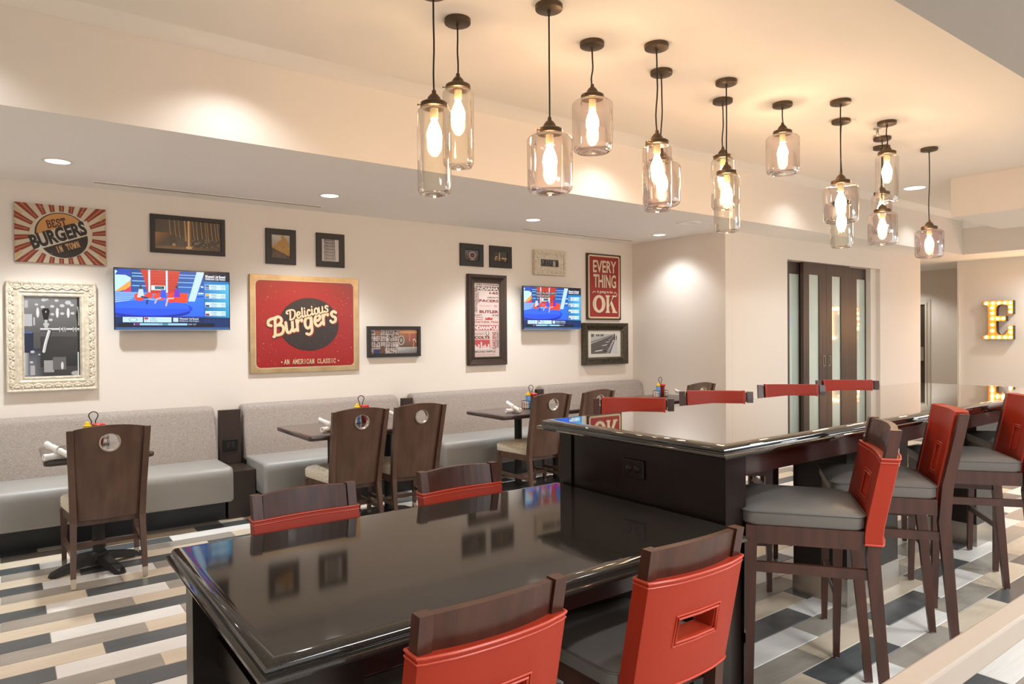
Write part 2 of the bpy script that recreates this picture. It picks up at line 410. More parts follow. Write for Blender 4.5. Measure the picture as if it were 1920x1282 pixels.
def proj(x, y, z):
    v = Vector((x, y, z-CAMZ)); dz = v.dot(f_)
    return (v.dot(r_)/dz*FPX+960, v.dot(d_)/dz*FPX+641, dz) if dz > .15 else None
tile_meshes = []
for i in range(4):
    b = NB(); tile_bm(b, -TL/2, TL/2, -TW/2, TW/2)
    me = bpy.data.meshes.new('tile'); b.normal_update(); b.to_mesh(me); b.free(); me.materials.append(TM[i]); tile_meshes.append(me)
cand = []
for k in range(-16, 50):
    yc = 4.07-TW*k
    if yc < -3 or yc > 6.35: continue
    x0 = .165-.8*k
    for n in range(-80, 120):
        xa = x0+TL*n; ci = (1+n) % 4
        if xa < -2.9 or xa+TL > 15: continue
        xc = xa+TL/2
        P = [proj(x, y, 0) for x, y in ((xa, yc-TW/2), (xa+TL, yc-TW/2), (xa+TL, yc+TW/2), (xa, yc+TW/2))]
        A = 0
        if all(P) and yc < 5.8 and min(p[0] for p in P) < 1960 and max(p[0] for p in P) > -40 and min(p[1] for p in P) < 1300 and not (.6 < xc < 2.2 and 1.5 < yc < 2.5):
            A = abs(sum(P[i][0]*P[(i+1)%4][1]-P[(i+1)%4][0]*P[i][1] for i in range(4)))/2
            hid = 1
            if 2.2 < xc < 6 and 1.6 < yc < 2.5: hid = .3
            A *= hid
        cand.append((A, xc, yc, ci))
cand.sort(reverse=True)
for A, x, y, ci in cand[:300]:
    o = bpy.data.objects.new('tile', tile_meshes[ci]); COL.objects.link(o); o.location = (x, y, 0); o.parent = floor
b = NB()
for A, x, y, ci in cand[300:]: tile_bm(b, x-TL/2, x+TL/2, y-TW/2, y+TW/2, ci)
o = mesh_obj('tile', b, None, floor, mats=TM); o['kind'] = 'stuff'

# ---- walls
def wall(name, x0, x1, y0, y1, z0=0, z1=3.3, m=None): 
    b = NB(); box(b, x0, x1, y0, y1, z0, z1); return struct(name, b, m or M_wall)
XN, YS2 = 6.73, 4.933          # nook wall plane, sliding-door wall plane
wall('wall_back', -3, XN+.1, YW, YW+.15)
wall('wall_nook', XN, XN+.12, YS2+.0005, YW-.0005)
wall('wall_left', -3.15, -3, -3.2, YW+.15)
# sliding-door wall with its opening
XD0, XD1, ZD = 8.0, 10.425, 2.42
b = NB(); box(b, XN+.121, XD0, YS2, YS2+.3, 0, 3.3); box(b, XD1, 11.75, YS2, YS2+.3, 0, 3.3); box(b, XD0+.0005, XD1-.0005, YS2, YS2+.3, ZD, 3.3)
struct('wall_door', b, M_wall)
wall('wall_hall_left', 11.6, 11.749, YS2+.301, 8.6)
b = NB(); box(b, 13.0, 13.15, -3.2, 4.83, 0, 3.3)
struct('wall_right', b, M_wall)
wall('wall_hall_near', 13.151, 14.35, 4.68, 4.83)
b = NB(); box(b, 14.35, 14.5, 4.68, 5.9, 0, 3.3); box(b, 14.35, 14.5, 6.85, 8.6, 0, 3.3); box(b, 14.35, 14.5, 5.9005, 6.8495, 2.06, 3.3)
struct('wall_hall_right', b, M_wall)
wall('wall_hall_end', 11.6, 14.5, 8.601, 8.75)
wall('trim_1', 12.965, 13.03, 4.831, 4.862, 0, 2.675, M_wall)
# ---- ceilings
YF, YE, YN, XT = 4.40, 3.86, 1.18, 11.93
def ceilbox(x0, x1, y0, y1, z0, z1=3.4, m=None, name='ceiling'):
    b = NB(); box(b, x0, x1, y0, y1, z0, z1); return struct(name, b, m or M_ceil)
b = NB(); box(b, -3, XT, YF, YW, ZLOW, 3.4); struct('ceiling', b, M_ceil)
b = NB(); box(b, XT, 15.2, -3.2, 8.75, ZLOW, 3.4); struct('ceiling', b, M_ceil)
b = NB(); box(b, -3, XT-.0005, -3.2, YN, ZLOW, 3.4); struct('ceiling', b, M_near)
b = NB(); box(b, -3, XT-.0005, YN+.0005, YE, ZHI, 3.4); struct('ceiling', b, M_tray)
b = NB(); box(b, -3, XT-.0005, YE+.0005, YF-.0005, ZREC, 3.4); struct('ceiling', b, M_ceil)
b = NB(); box(b, 7.98, 9.34, YN+.0005, 3.05, ZLOW, ZHI-.0005); struct('ceiling', b, M_wall)
# soffit face skin in wall paint colour
b = NB(); box(b, -3, XT-.001, YF-.004, YF-.0006, ZLOW, ZREC-.0005); struct('trim_2', b, M_wall)
b = NB(); box(b, XT-.0045, XT-.001, YN+.001, YF-.005, ZLOW, ZHI-.0005); struct('trim_3', b, M_wall)
# ---- sliding doors (four leaves, two sliding in front)
M_doorw = mat('dark_door_veneer', (74, 58, 52), .4, noise=(62, 48, 43), bscale=18, stretch=(1, 1, .1))
M_frost = mat('sea_green_back_painted_glass', (196, 212, 202), .05, spec=.8, coat=1)
door = NB(); box(door, XD0+.001, XD1-.16, YS2+.235, YS2+.299, 0, ZD-.001)
d1 = struct('door_1', door, M_doorw); d1['label'] = 'dark four-leaf sliding door with tall sea-green glass panes'
b = NB(); box(b, XD1-.159, XD1-.001, YS2+.06, YS2+.299, 0, ZD-.001); struct('trim_4', b, M_wall)
def leaf(x0, x1, g0, g1, y, zg0=.25, zg1=2.262, handle=None):
    b = NB(); yb = y+.045; zt = ZD-.003
    box(b, x0, g0, y, yb, .005, zt); box(b, g1, x1, y, yb, .005, zt); box(b, g0, g1, y, yb, zg1, zt); box(b, g0, g1, y, yb, .005, zg0)
    o = mesh_obj('door_leaf', b, M_doorw, d1)
    b = NB(); box(b, g0, g1, y+.014, y+.022, zg0, zg1); mesh_obj('glass_pane', b, M_frost, o)
    if handle:
        b = NB(); hx = handle
        for a in ((hx-.028, hx-.02, 1.03, 1.17), (hx+.02, hx+.028, 1.03, 1.17), (hx-.028, hx+.028, 1.03, 1.038), (hx-.028, hx+.028, 1.162, 1.17)): box(b, a[0], a[1], y-.005, y-.0005, a[2], a[3])
        box(b, hx-.02, hx+.02, y-.002, y-.0008, 1.038, 1.162, mi=1)
        mesh_obj('handle', b, None, o, mats=[M_steel, M_black])
YA, YB = YS2+.06, YS2+.13
sa, sb = YA/4.98, YB/4.98
leaf(7.99, 8.46*sb, 8.12*sb, 8.354*sb, YB)
leaf(9.62*sb, XD1-.161, 9.835*sb, 10.09*sb, YB)
leaf(8.45*sa, 9.022*sa-.002, 8.585*sa, 8.833*sa, YA, handle=8.95*sa)
leaf(9.022*sa+.002, 9.63*sa, 9.161*sa, 9.401*sa, YA, handle=9.09*sa)
# ---- hall door with lever lock
b = NB(); box(b, 14.353, 14.4, 5.935, 6.815, 0, 2.025)
d2 = struct('door_2', b, mat('charcoal_brown_door', (66, 54, 48), .4)); d2['label'] = 'dark hall door with steel lever lock in a pale frame'
b = NB()
for a in ((5.9, 5.934, 0, 2.06), (6.816, 6.849, 0, 2.06), (5.9345, 6.8155, 2.026, 2.06)): box(b, 14.32, 14.349, a[0], a[1], a[2], a[3])
for a in ((5.84, 5.9, 0, 2.12), (6.849, 6.9, 0, 2.12), (5.9, 6.849, 2.06, 2.12)): box(b, 14.335, 14.349, a[0], a[1], a[2], a[3])
mesh_obj('door_frame', b, mat('putty_door_frame', (206, 196, 180), .5), d2)
b = NB(); box(b, 14.335, 14.352, 5.965, 6.03, .93, 1.2, .006); box(b, 14.3, 14.335, 5.985, 6.01, .985, 1.01); box(b, 14.29, 14.305, 5.99, 6.12, .985, 1.01, .004)
mesh_obj('lever_lock', b, M_steel, d2)
# baseboards where walls show low
for n, a in (('baseboard_door', (XN+.13, XD0-.002, YS2-.014, YS2-.0005)), ('baseboard_right', (12.985, 12.9995, -3.1, 4.8)), ('baseboard_back', (-2.9, -1.3, YW-.014, YW-.0005))):
    b = NB(); box(b, a[0], a[1], a[2], a[3], 0, .1); struct(n, b, M_kick)

# ---- ceiling fittings
def can(x, y, z, r=.085, lab=''):
    t = thing('recessed_downlight', lab, 'downlight', (x, y, z), group=None)
    b = NB(); lathe(b, [(r*.86, -.0015), (r*.87, -.005), (r, -.006), (r*1.12, -.001)], 32); mesh_obj('trim_ring', b, M_white, t, True)
    b = NB(); lathe(b, [(0, -.002), (r*.86, -.002)], 32); mesh_obj('lens', b, M_glow, t)
    return t
LB = ['recessed downlight outside the left edge of the photo', 'leftmost lit downlight, above the sunburst burger sign', 'round downlight above the dark golden-taps picture and red burger poster',
      'downlight in the low ceiling above the second television', 'rightmost downlight of the low ceiling, beside the nook corner']
for (x, y), l in zip(DOWN, LB): can(x, y, ZLOW, lab=l)
can(8.13, 3.47, ZHI, .12, 'downlight in the raised ceiling, right of the last glass pendants')
b = NB(); lathe(b, [(0, -.004), (.075, -.004), (.08, -.008), (.125, -.007), (.13, -.001)], 36)
o = mesh_obj('ceiling_speaker', b, M_ceil, None, True); o.location = (5.95, 4.83, ZLOW); tag(o, 'round white ceiling speaker right of the rightmost downlight', 'speaker')
for k, (x0, x1, l) in enumerate(((.557, 2.37, 'long linear air slot in the ceiling above the left pictures'), (4.705, 6.477, 'long linear air slot in the ceiling by the nook corner'))):
    t = thing('air_slot', l, 'air vent', ((x0+x1)/2, 6.155, ZLOW)); L = (x1-x0)/2
    b = NB(); box(b, -L, L, -.035, -.027, -.004, -.0005); box(b, -L, L, .027, .035, -.004, -.0005); box(b, -L, -L+.008, -.027, .027, -.004, -.0005); box(b, L-.008, L, -.027, .027, -.004, -.0005); mesh_obj('frame', b, M_ceil, t)
    b = NB(); box(b, -L+.008, L-.008, -.027, .027, -.0025, -.0006); mesh_obj('slot_insert', b, mat('slot_grey', (188, 172, 154), .8), t)
t = thing('fire_sprinkler', 'small pronged fire sprinkler beside the pendant canopies', 'sprinkler', (5.525, 2.632, ZHI))
b = NB(); lathe(b, [(.03, -.0005), (.028, -.006), (.012, -.008), (.010, -.03)], 16); mesh_obj('escutcheon', b, M_steel, t, True)
b = NB(); box(b, -.016, -.012, -.004, .004, -.06, -.028); box(b, .012, .016, -.004, .004, -.06, -.028); lathe(b, [(0, -.062), (.028, -.062), (.03, -.06), (0, -.058)], 12)
mesh_obj('deflector', b, M_steel, t)
# ================================================================ BANQUETTES ALONG THE BACK WALL
def prof_extrude(bm, prof, x0, x1, end=0.0, n=3, cx=0, cy=0):
    """extrude a yz outline along x with rounded (inset) ends"""
    my = sum(p[0] for p in prof)/len(prof); mz = sum(p[1] for p in prof)/len(prof)
    st = []
    for k in range(n+1):
        a = PI/2*k/n; st.append((x0+end*(1-math.sin(a)), end*(1-math.cos(PI/2-a))))
    st = [(x0+end*(1-math.sin(PI/2*k/n)), end*(1-math.cos(PI/2*(1-k/n)))) for k in range(n+1)]
    rings = []
    seq = [(x, ins) for x, ins in [(x0+end*(1-math.sin(PI/2*k/n)), end*(1-math.sin(PI/2*k/n))) for k in range(n+1)]]
    seq = [(x0+end*(1-math.cos(PI/2*k/n)), end*(1-math.sin(PI/2*k/n))) for k in range(n+1)]
    allx = seq+[(x0+x1-x, i) for x, i in seq[::-1]]
    for x, ins in allx:
        rr = []
        for y, z in prof:
            dy, dz = y-my, z-mz; L = math.hypot(dy, dz) or 1
            rr.append((x, y-dy/L*ins, z-dz/L*ins))
        rings.append(rr)
    loft(bm, rings)
def rounded_prof(pts, rad, n=5):
    """round each corner of a closed outline with its own radius"""
    out = []; N = len(pts)
    for i, p in enumerate(pts):
        r = rad[i]
        if r <= 0: out.append(p); continue
        a = Vector(pts[i-1])-Vector(p); c = Vector(pts[(i+1) % N])-Vector(p); a.normalize(); c.normalize(); P = Vector(p)
        s = P+a*r; e = P+c*r
        for k in range(n+1):
            t = k/n; q = s*(1-t)**2+P*2*t*(1-t)+e*t*t; out.append((q.x, q.y))
    return out
def bench(x0, x1, label):
    xc = (x0+x1)/2; t = thing('banquette', label, 'bench', (xc, 6.0, 0), group='grey upholstered banquettes along the back wall'); h = (x1-x0)/2
    sp = rounded_prof([(-.385, .19), (-.385, .462), (.15, .452), (.15, .19)], [.02, .075, .01, 0])
    b = NB(); prof_extrude(b, sp, -h, h, .035); mesh_obj('seat', b, M_bench, t, True)
    bp = rounded_prof([(.115, .40), (.235, .885), (.385, .885), (.385, .40)], [.01, .055, .045, 0])
    b = NB(); prof_extrude(b, bp, -h, h, .035); mesh_obj('backrest', b, M_back, t, True)
    b = NB(); box(b, -h+.01, h-.01, -.145, .39, 0, .19); mesh_obj('toe_kick', b, M_kick, t)
    return t
bench(-1.3, 1.435, 'grey banquette behind the leftmost dining table')
bench(1.665, 3.175, 'grey banquette behind the table with two rear-view chairs')
bench(3.345, 4.905, 'grey banquette behind the third dining table')
bench(5.055, 6.715, 'grey banquette in the corner below the framed diner photo')
def console(x0, x1, label):
    t = thing('outlet_console', label, 'side console', ((x0+x1)/2, 6.0, 0), group='dark consoles between the banquettes'); h = (x1-x0)/2-.004
    b = NB(); box(b, -h, h, -.165, .395, 0, .385, .003); mesh_obj('box_body', b, M_cab2, t)
    b = NB(); box(b, -h+.02, h-.02, .19, .24, .386, .852, .003); mesh_obj('back_panel', b, M_cab2, t)
    b = NB(); box(b, -.062, .062, .181, .1895, .50, .60, .004)
    o = mesh_obj('outlet_plate', b, M_black, t)
    b = NB(); box(b, -.035, -.002, .176, .1808, .525, .575, .002); box(b, .002, .035, .176, .1808, .525, .575, .002); mesh_obj('socket', b, M_frame, o)
M_cab2 = mat('espresso_console', (58, 44, 37), .35, noise=(50, 38, 32), bscale=14, stretch=(1, 1, .2))
console(1.437, 1.663, 'dark console with outlet right of the first banquette')
console(3.177, 3.343, 'dark console behind the right one of the paired dining chairs')
console(4.907, 5.053, 'dark console behind the third dining table, before the corner bench')

# ================================================================ DINING TABLES
def dining_table(x0, x1, y0, y1, label, cols, base='cross'):
    xc, yc = (x0+x1)/2, (y0+y1)/2
    t = thing('dining_table', label, 'table', (xc, yc, 0))
    hx, hy = (x1-x0)/2, (y1-y0)/2
    b = NB()
    rings = []
    for ins, z in ((.012, .722), (.003, .727), (0, .737), (0, .747), (.004, .756), (.014, .760), (.03, .7605)):
        rings.append([(x, y, z) for x, y in rrect(2*(hx-ins), 2*(hy-ins), .02, 3)])
    loft(b, rings); mesh_obj('tabletop', b, M_table, t, True)
    for cx, cy in cols:
        cx -= xc; cy -= yc
        b = NB(); lathe(b, [(.036, .05), (.036, .70)], 20, cx, cy); box(b, cx-.12, cx+.12, cy-.12, cy+.12, .70, .7215); mesh_obj('column', b, M_iron, t)
        b = NB()
        if base == 'cross':
            for a in (20, 110, 200, 290):
                a = math.radians(a); ca, sa = math.cos(a), math.sin(a); L = .27; rr = []
                for s, wd, z0, z1 in ((.0, .04, .03, .085), (.1, .035, .028, .075), (.2, .033, .012, .052), (L, .036, 0, .03), (L+.02, .02, 0, .016)):
                    rr.append([(cx+ca*s-sa*q, cy+sa*s+ca*q, z) for q, z in ((-wd, z0), (wd, z0), (wd*.7, z1), (-wd*.7, z1))])
                loft(b, rr)
            lathe(b, [(.055, .05), (.055, .085), (.04, .1)], 20, cx, cy)
        else:
            P = [(math.cos(PI/4*k+PI/8), math.sin(PI/4*k+PI/8)) for k in range(8)]
            loft(b, [[(cx+p[0]*r, cy+p[1]*r*1.0, z) for p in P] for r, z in ((.27, 0), (.27, .012), (.2, .04), (.05, .055))])
        mesh_obj('base', b, M_iron, t)
    return t
dining_table(.172, .755, 4.84, 5.49, 'small dark dining table at the far left with one chair', [(.475, 5.17)])
dining_table(1.74, 2.86, 4.80, 5.54, 'dark dining table served by two rear-view chairs', [(2.05, 5.15), (2.53, 5.15)], 'plate')
dining_table(3.53, 4.72, 4.92, 5.53, 'dark dining table behind the left end of the tall counter', [(3.945, 5.25), (4.42, 5.25)], 'plate')
dining_table(5.70, 6.38, 4.90, 5.60, 'small dark dining table in the nook corner', [(6.03, 5.2)], 'plate')

# ================================================================ DINING CHAIRS (tall closed back with a ringed hole)
def dining_chair(label):
    t = thing('dining_chair', label, 'chair')
    def backx(z): return .162+.021*((z-.38)/.55)        # half width of the panel
    def backy(z): return -.215-.11*max(0, (z-.42))/.5
    # panel with a circular opening, bowed in plan
    hz, hr = .858, .052
    def crown(u): return .94+.022*(1-u*u)
    b = NB(); NU, NV = 24, 24
    def P(u, v, off):
        z = .385+v*(crown(u)-.385); return (u*backx(z), backy(z)-.028*(1-u*u)+off, z)
    # build as polar patch around the hole
    rings = []; AN = sorted([2*PI*k/48+.013 for k in range(48)]+[math.atan2(z-hz, x)%(2*PI) for x, z in ((backx(.385), .3852), (-backx(.385), .3852), (backx(.94), .9398), (-backx(.94), .9398))]); N = len(AN)
    for k in range(N):
        a = AN[k]; dx, dz = math.cos(a), math.sin(a); best = 9
        # ray to outline
        lo, hi = 0, 2
        for _ in range(30):
            mid = (lo+hi)/2; x, z = dx*mid, hz+dz*mid; u = x/backx(max(z, .38))
            ok = abs(u) <= 1 and .385 <= z <= crown(max(-1, min(1, u)))
            if ok: lo = mid
            else: hi = mid
        rings.append(lo)
    grid = []
    M_ = 7
    for j in range(M_+1):
        row = []
        for k in range(N):
            a = AN[k]; R = hr+(rings[k]-hr)*(j/M_)**1.3; x, z = math.cos(a)*R, hz+math.sin(a)*R
            u = max(-1, min(1, x/backx(z))); row.append((x, backy(z)-.028*(1-u*u), z))
        grid.append(row)
    for off, flip in ((0, 0), (.022, 1)):
        G = [[b.verts.new((p[0], p[1]+off, p[2])) for p in row] for row in grid]
        for j in range(M_):
            for k in range(N):
                q = (G[j][k], G[j][(k+1)%N], G[j+1][(k+1)%N], G[j+1][k]); f = b.faces.new(q[::-1] if not flip else q); f.smooth = True
        if not flip: G0 = G
    for j in (0, M_):
        for k in range(N): b.faces.new((G0[j][k], G0[j][(k+1)%N], G[j][(k+1)%N], G[j][k]))
    bmesh.ops.recalc_face_normals(b, faces=b.faces[:])
    back = mesh_obj('back_panel', b, M_wood2, t, True)
    b = NB(); yc = backy(hz)-.028+.011
    pts = [(math.cos(2*PI*k/28), math.sin(2*PI*k/28)) for k in range(28)]
    R = [[b.verts.new((c*r, yc+y, hz+s*r)) for c, s in pts] for r, y in ((.0515, -.012), (.0575, -.015), (.0565, -.0185), (.049, -.0185), (.047, -.013), (.047, .013), (.0535, .0165), (.0515, .013))]
    for a in range(len(R)):
        for k in range(28): f = b.faces.new((R[a][k], R[a][(k+1)%28], R[(a+1)%8][(k+1)%28], R[(a+1)%8][k])); f.smooth = True
    mesh_obj('ring', b, M_tip, back, True)
    for s in (-1, 1):
        # rear leg running up into the side post
        b = NB(); rr = []
        for z, x, y, w_, d_ in ((.062, .188, -.268, .028, .028), (.38, backx(.38)+.0195, -.215, .036, .044), (.55, backx(.55)+.0185, -.240, .034, .044), (.938, backx(.94)+.0185, -.328, .033, .034)):
            rr.append([(s*x+a*w_/2, y+c*d_/2, z) for a, c in ((-1, -1), (1, -1), (1, 1), (-1, 1))])
        loft(b, rr); L = mesh_obj('leg', b, M_wood2, t)
        b = NB(); loft(b, [[(s*.188+a*w_/2, -.275+dy+c*w_/2, z) for a, c in ((-1, -1), (1, -1), (1, 1), (-1, 1))] for z, w_, dy in ((.004, .024, 0), (.0625, .03, .007))]); mesh_obj('metal_tip', b, M_tip, L)
        b = NB(); loft(b, [[(s*.205+a*w_/2, .205+c*w_/2, z) for a, c in ((-1, -1), (1, -1), (1, 1), (-1, 1))] for z, w_ in ((.062, .026), (.39, .04))]); L = mesh_obj('leg', b, M_wood2, t)
        b = NB(); loft(b, [[(s*.205+a*w_/2, .205+c*w_/2, z) for a, c in ((-1, -1), (1, -1), (1, 1), (-1, 1))] for z, w_ in ((0, .024), (.0625, .029))]); mesh_obj('metal_tip', b, M_tip, L)
        b = NB(); hexa(b, [(s*.190-.009, -.235, .178), (s*.190+.009, -.235, .178), (s*.203+.009, .19, .178), (s*.203-.009, .19, .178), (s*.190-.009, -.235, .206), (s*.190+.009, -.235, .206), (s*.203+.009, .19, .206), (s*.203-.009, .19, .206)]) ; mesh_obj('side_stretcher', b, M_wood2, t)
    b = NB(); box(b, -.188, .188, -.03, -.012, .18, .204); mesh_obj('cross_stretcher', b, M_wood2, t)
    b = NB(); loft(b, [[(x*k, y, z) for x, y in ((-.175, -.185), (.175, -.185), (.215, .222), (-.215, .222))] for z, k in ((.345, 1), (.398, 1))]); mesh_obj('seat_frame', b, M_wood2, t)
    b = NB(); rings = []
    for ins, z in ((.004, .399), (0, .41), (0, .458), (.012, .476), (.04, .487), (.1, .492)):
        q = rrect(.45-2*ins, .42-2*ins, .03, 3); rings.append([(x*(1-.22*(.21-y)/.42), y+.03, z) for x, y in q])
    loft(b, rings); mesh_obj('seat', b, M_stripe, t, True)
    return t
def stripe_mat():
    m = bpy.data.materials.new('cream_striped_upholstery'); m.use_nodes = True; nt = m.node_tree; b = nt.nodes['Principled BSDF']; L = nt.links.new
    tc = nt.nodes.new('ShaderNodeTexCoord'); mp = nt.nodes.new('ShaderNodeMapping'); mp.inputs['Scale'].default_value = (1, 1, 9)
    n = nt.nodes.new('ShaderNodeTexNoise'); n.inputs['Scale'].default_value = 14; n.inputs['Detail'].default_value = 5
    mp2 = nt.nodes.new('ShaderNodeMapping'); mp2.inputs['Scale'].default_value = (3, 26, 26); n2 = nt.nodes.new('ShaderNodeTexNoise'); n2.inputs['Scale'].default_value = 5
    L(tc.outputs['Object'], mp2.inputs[0]); L(mp2.outputs[0], n2.inputs['Vector'])
    mx = nt.nodes.new('ShaderNodeMix'); mx.data_type = 'RGBA'; rp = nt.nodes.new('ShaderNodeValToRGB'); rp.color_ramp.elements[0].position = .42; rp.color_ramp.elements[1].position = .6
    L(n2.outputs[0], rp.inputs[0]); L(rp.outputs[0], mx.inputs[0]); mx.inputs[6].default_value = (*lin((196, 184, 160)), 1); mx.inputs[7].default_value = (*lin((226, 216, 196)), 1)
    L(mx.outputs[2], b.inputs['Base Color']); b.inputs['Roughness'].default_value = .9; return m
M_stripe = stripe_mat()
CH = [(.495, 5.035, .0, 'tall-backed brown chair facing away at the far left table'),
      (2.07, 4.975, -.0, 'left one of the paired brown dining chairs, caddy seen through its hole'),
      (2.575, 4.985, -.03, 'right one of the paired brown dining chairs, fabric showing through its hole'),
      (3.93, 5.045, .0, 'brown dining chair beside the left end of the tall counter'),
      (4.485, 5.06, .10, 'brown dining chair half hidden behind the first red stool back'),
      (6.0, 5.03, .0, 'brown dining chair top showing behind the second red stool back')]
dc0 = dining_chair(CH[0][3]); dc0['group'] = 'brown dining chairs at the banquette tables'
dc0.location = (CH[0][0], CH[0][1], 0)
for x, y, rz, l in CH[1:]: dup(dc0, (x, y, 0), rz, l)

# ---- things on the dining tables
def caddy(x, y, label, rz=0):
    t = thing('condiment_caddy', label, 'caddy', (x, y, .761), rz)
    b = NB()
    for z in (.004, .045, .075): tube(b, [(px, py, z) for px, py in rrect(.17, .085, .02, 3)], .0022, 6, closed=True)
    for px, py in ((-.083, -.04), (0, -.0425), (.083, -.04), (-.083, .04), (0, .0425), (.083, .04), (-.04, .0425), (.04, .0425), (-.04, -.0425), (.04, -.0425)): tube(b, [(px, py, .002), (px, py, .076)], .0018, 6)
    for px in (-.06, -.02, .02, .06): tube(b, [(px, -.042, .003), (px, .042, .003)], .0018, 6)
    mesh_obj('wire_rack', b, M_iron, t)
    b = NB(); tube(b, [(-.012, 0, .004), (-.012, 0, .165), (-.02, 0, .18)]+[(-.027*math.cos(a)*-1*-1, 0, .200+.025*math.sin(a)) for a in [math.radians(q) for q in (-30, 0, 30, 60, 90, 120, 150, 180, 210)]]+[(.02, 0, .18), (.012, 0, .165), (.012, 0, .004)], .0034, 8)
    mesh_obj('loop_handle', b, M_iron, t, True)
    return t
def mustard(x, y, label):
    t = thing('mustard_bottle', label, 'condiment bottle', (x, y, .766))
    b = NB(); lathe(b, [(0, 0), (.024, 0), (.026, .01), (.026, .105), (.02, .120), (.0, .120)], 18); mesh_obj('bottle_body', b, mat('blue_label', (92, 150, 208), .35), t, True)
    b = NB(); lathe(b, [(.024, .1205), (.026, .132), (.015, .136), (.014, .150), (.009, .156), (0, .156)], 18); mesh_obj('cap', b, mat('yellow_plastic', (240, 196, 30), .4), t, True)
def ketchup(x, y, label):
    t = thing('ketchup_bottle', label, 'condiment bottle', (x, y, .766))
    b = NB(); lathe(b, [(0, 0), (.022, 0), (.028, .02), (.026, .075), (.031, .12), (.0, .12)], 18); mesh_obj('bottle_body', b, mat('ketchup_red', (150, 28, 22), .3), t, True)
    b = NB(); lathe(b, [(.036, .1205), (.038, .125), (.038, .135), (.03, .141), (0, .143)], 18); mesh_obj('cap', b, mat('red_plastic', (196, 44, 36), .4), t, True)
def sachets(x, y, label):
    t = thing('sweetener_packets', label, 'packets', (x, y, .766)); cs = [(238, 236, 230), (226, 140, 150), (120, 160, 214), (240, 210, 120)]
    for k in range(6):
        b = NB(); box(b, -.02, .02, -.0025, .0025, 0, .062); o = mesh_obj('packet', b, mat('packet_%s' % ['white', 'pink', 'blue', 'yellow'][k % 4], cs[k % 4], .6), t); o.location = (0, -.02+k*.008, 0)
def napkin_pair(x, y, z, rz, l1, l2):
    for k, (a, up, l) in enumerate(((8, 0, l1), (-62, .034, l2))):
        t = thing('napkin_roll', l, 'napkin', (x, y, z+.0205+up), rz, 'white napkin rolls on the dining tables')
        b = NB()
        P = []
        n = 10; tilt = (-.2 if k else 0)
        rings = []
        for i in range(n+1):
            s = -.078+.156*i/n; r = .0185+.0015*math.sin(i*2.3)+(.0015 if i in (0, n) else 0)
            rings.append([(s, r*math.cos(q), r*math.sin(q)*.98+tilt*s*2) for q in [2*PI*j/14 for j in range(14)]])
        rings = [[(rings[0][0][0]+.012, p[1]*.35, p[2]*.35) for p in rings[0]], [(p[0], p[1]*.55, p[2]*.55) for p in rings[0]]]+rings+[[(p[0], p[1]*.55, p[2]*.55) for p in rings[-1]], [(p[0]-.012, p[1]*.35, p[2]*.35) for p in rings[-1]]]
        loft(b, rings); xform(b, Matrix.Rotation(math.radians(a), 4, 'Z')); mesh_obj('napkin_cloth', b, M_linen, t, True)
        b = NB(); rr = []
        for s in (-.012, .012): rr.append([(s, .0222*math.cos(q), .0222*math.sin(q)) for q in [2*PI*j/14 for j in range(14)]])
        loft(b, rr, caps=False); xform(b, Matrix.Rotation(math.radians(a), 4, 'Z')); mesh_obj('paper_band', b, mat('paper_band', (226, 220, 214), .8), t)
TN = ['far left dining table', 'table with the paired chairs', 'third dining table', 'nook corner table']
for (x, y), n in zip([(.468, 5.33), (2.365, 5.31), (4.15, 5.31), (6.02, 5.30)], TN):
    caddy(x, y, 'black wire condiment caddy with loop handle on the '+n)
    mustard(x-.034, y, 'blue-labelled mustard bottle with yellow cap on the '+n)
    ketchup(x+.030, y, 'red ketchup bottle with flat red cap on the '+n)
    sachets(x-.068, y+.0, 'upright sweetener packets in the caddy on the '+n)
napkin_pair(.245, 4.86, .761, .25, 'white napkin roll lying flat at the left edge of the far left table', 'white napkin roll crossed on top, behind the far left chair')
napkin_pair(1.96, 4.98, .761, .3, 'lower white napkin roll left of the paired chairs', 'upper white napkin roll standing crossed left of the paired chairs')
napkin_pair(2.62, 5.16, .761, 1.0, 'lower white napkin roll seen between the paired chairs', 'upper white napkin roll seen between the paired chairs')
napkin_pair(3.78, 5.10, .761, -.3, 'lower white napkin roll on the third dining table', 'upper white napkin roll crossed over another on the third dining table')
napkin_pair(6.12, 5.08, .761, .6, 'lower white napkin roll on the nook corner table', 'upper white napkin roll leaning up on the nook corner table')

# ================================================================ BIG BLACK COUNTER TABLE AND LOWER TABLE
def slab_top(bm, x0, x1, y0, y1, z1, th=.04):
    cx, cy, hx, hy = (x0+x1)/2, (y0+y1)/2, (x1-x0)/2, (y1-y0)/2; rings = []
    # ogee-like laminated edge: bullnose over a set-back lower step
    for ins, z in ((.045, -.048), (.010, -.048), (.003, -.045), (0, -.038), (.002, -.032), (.010, -.028), (.018, -.0275), (.0185, -.024), (.016, -.019), (.018, -.012), (.025, -.005), (.036, -.001), (.046, 0), (.055, 0)):
        a, c = hx-ins, hy-ins; e = .004
        rings.append([(cx+p[0], cy+p[1], z1+z) for p in ((-a, -c), (a, -c), (a, c), (-a, c))])
    loft(bm, rings)
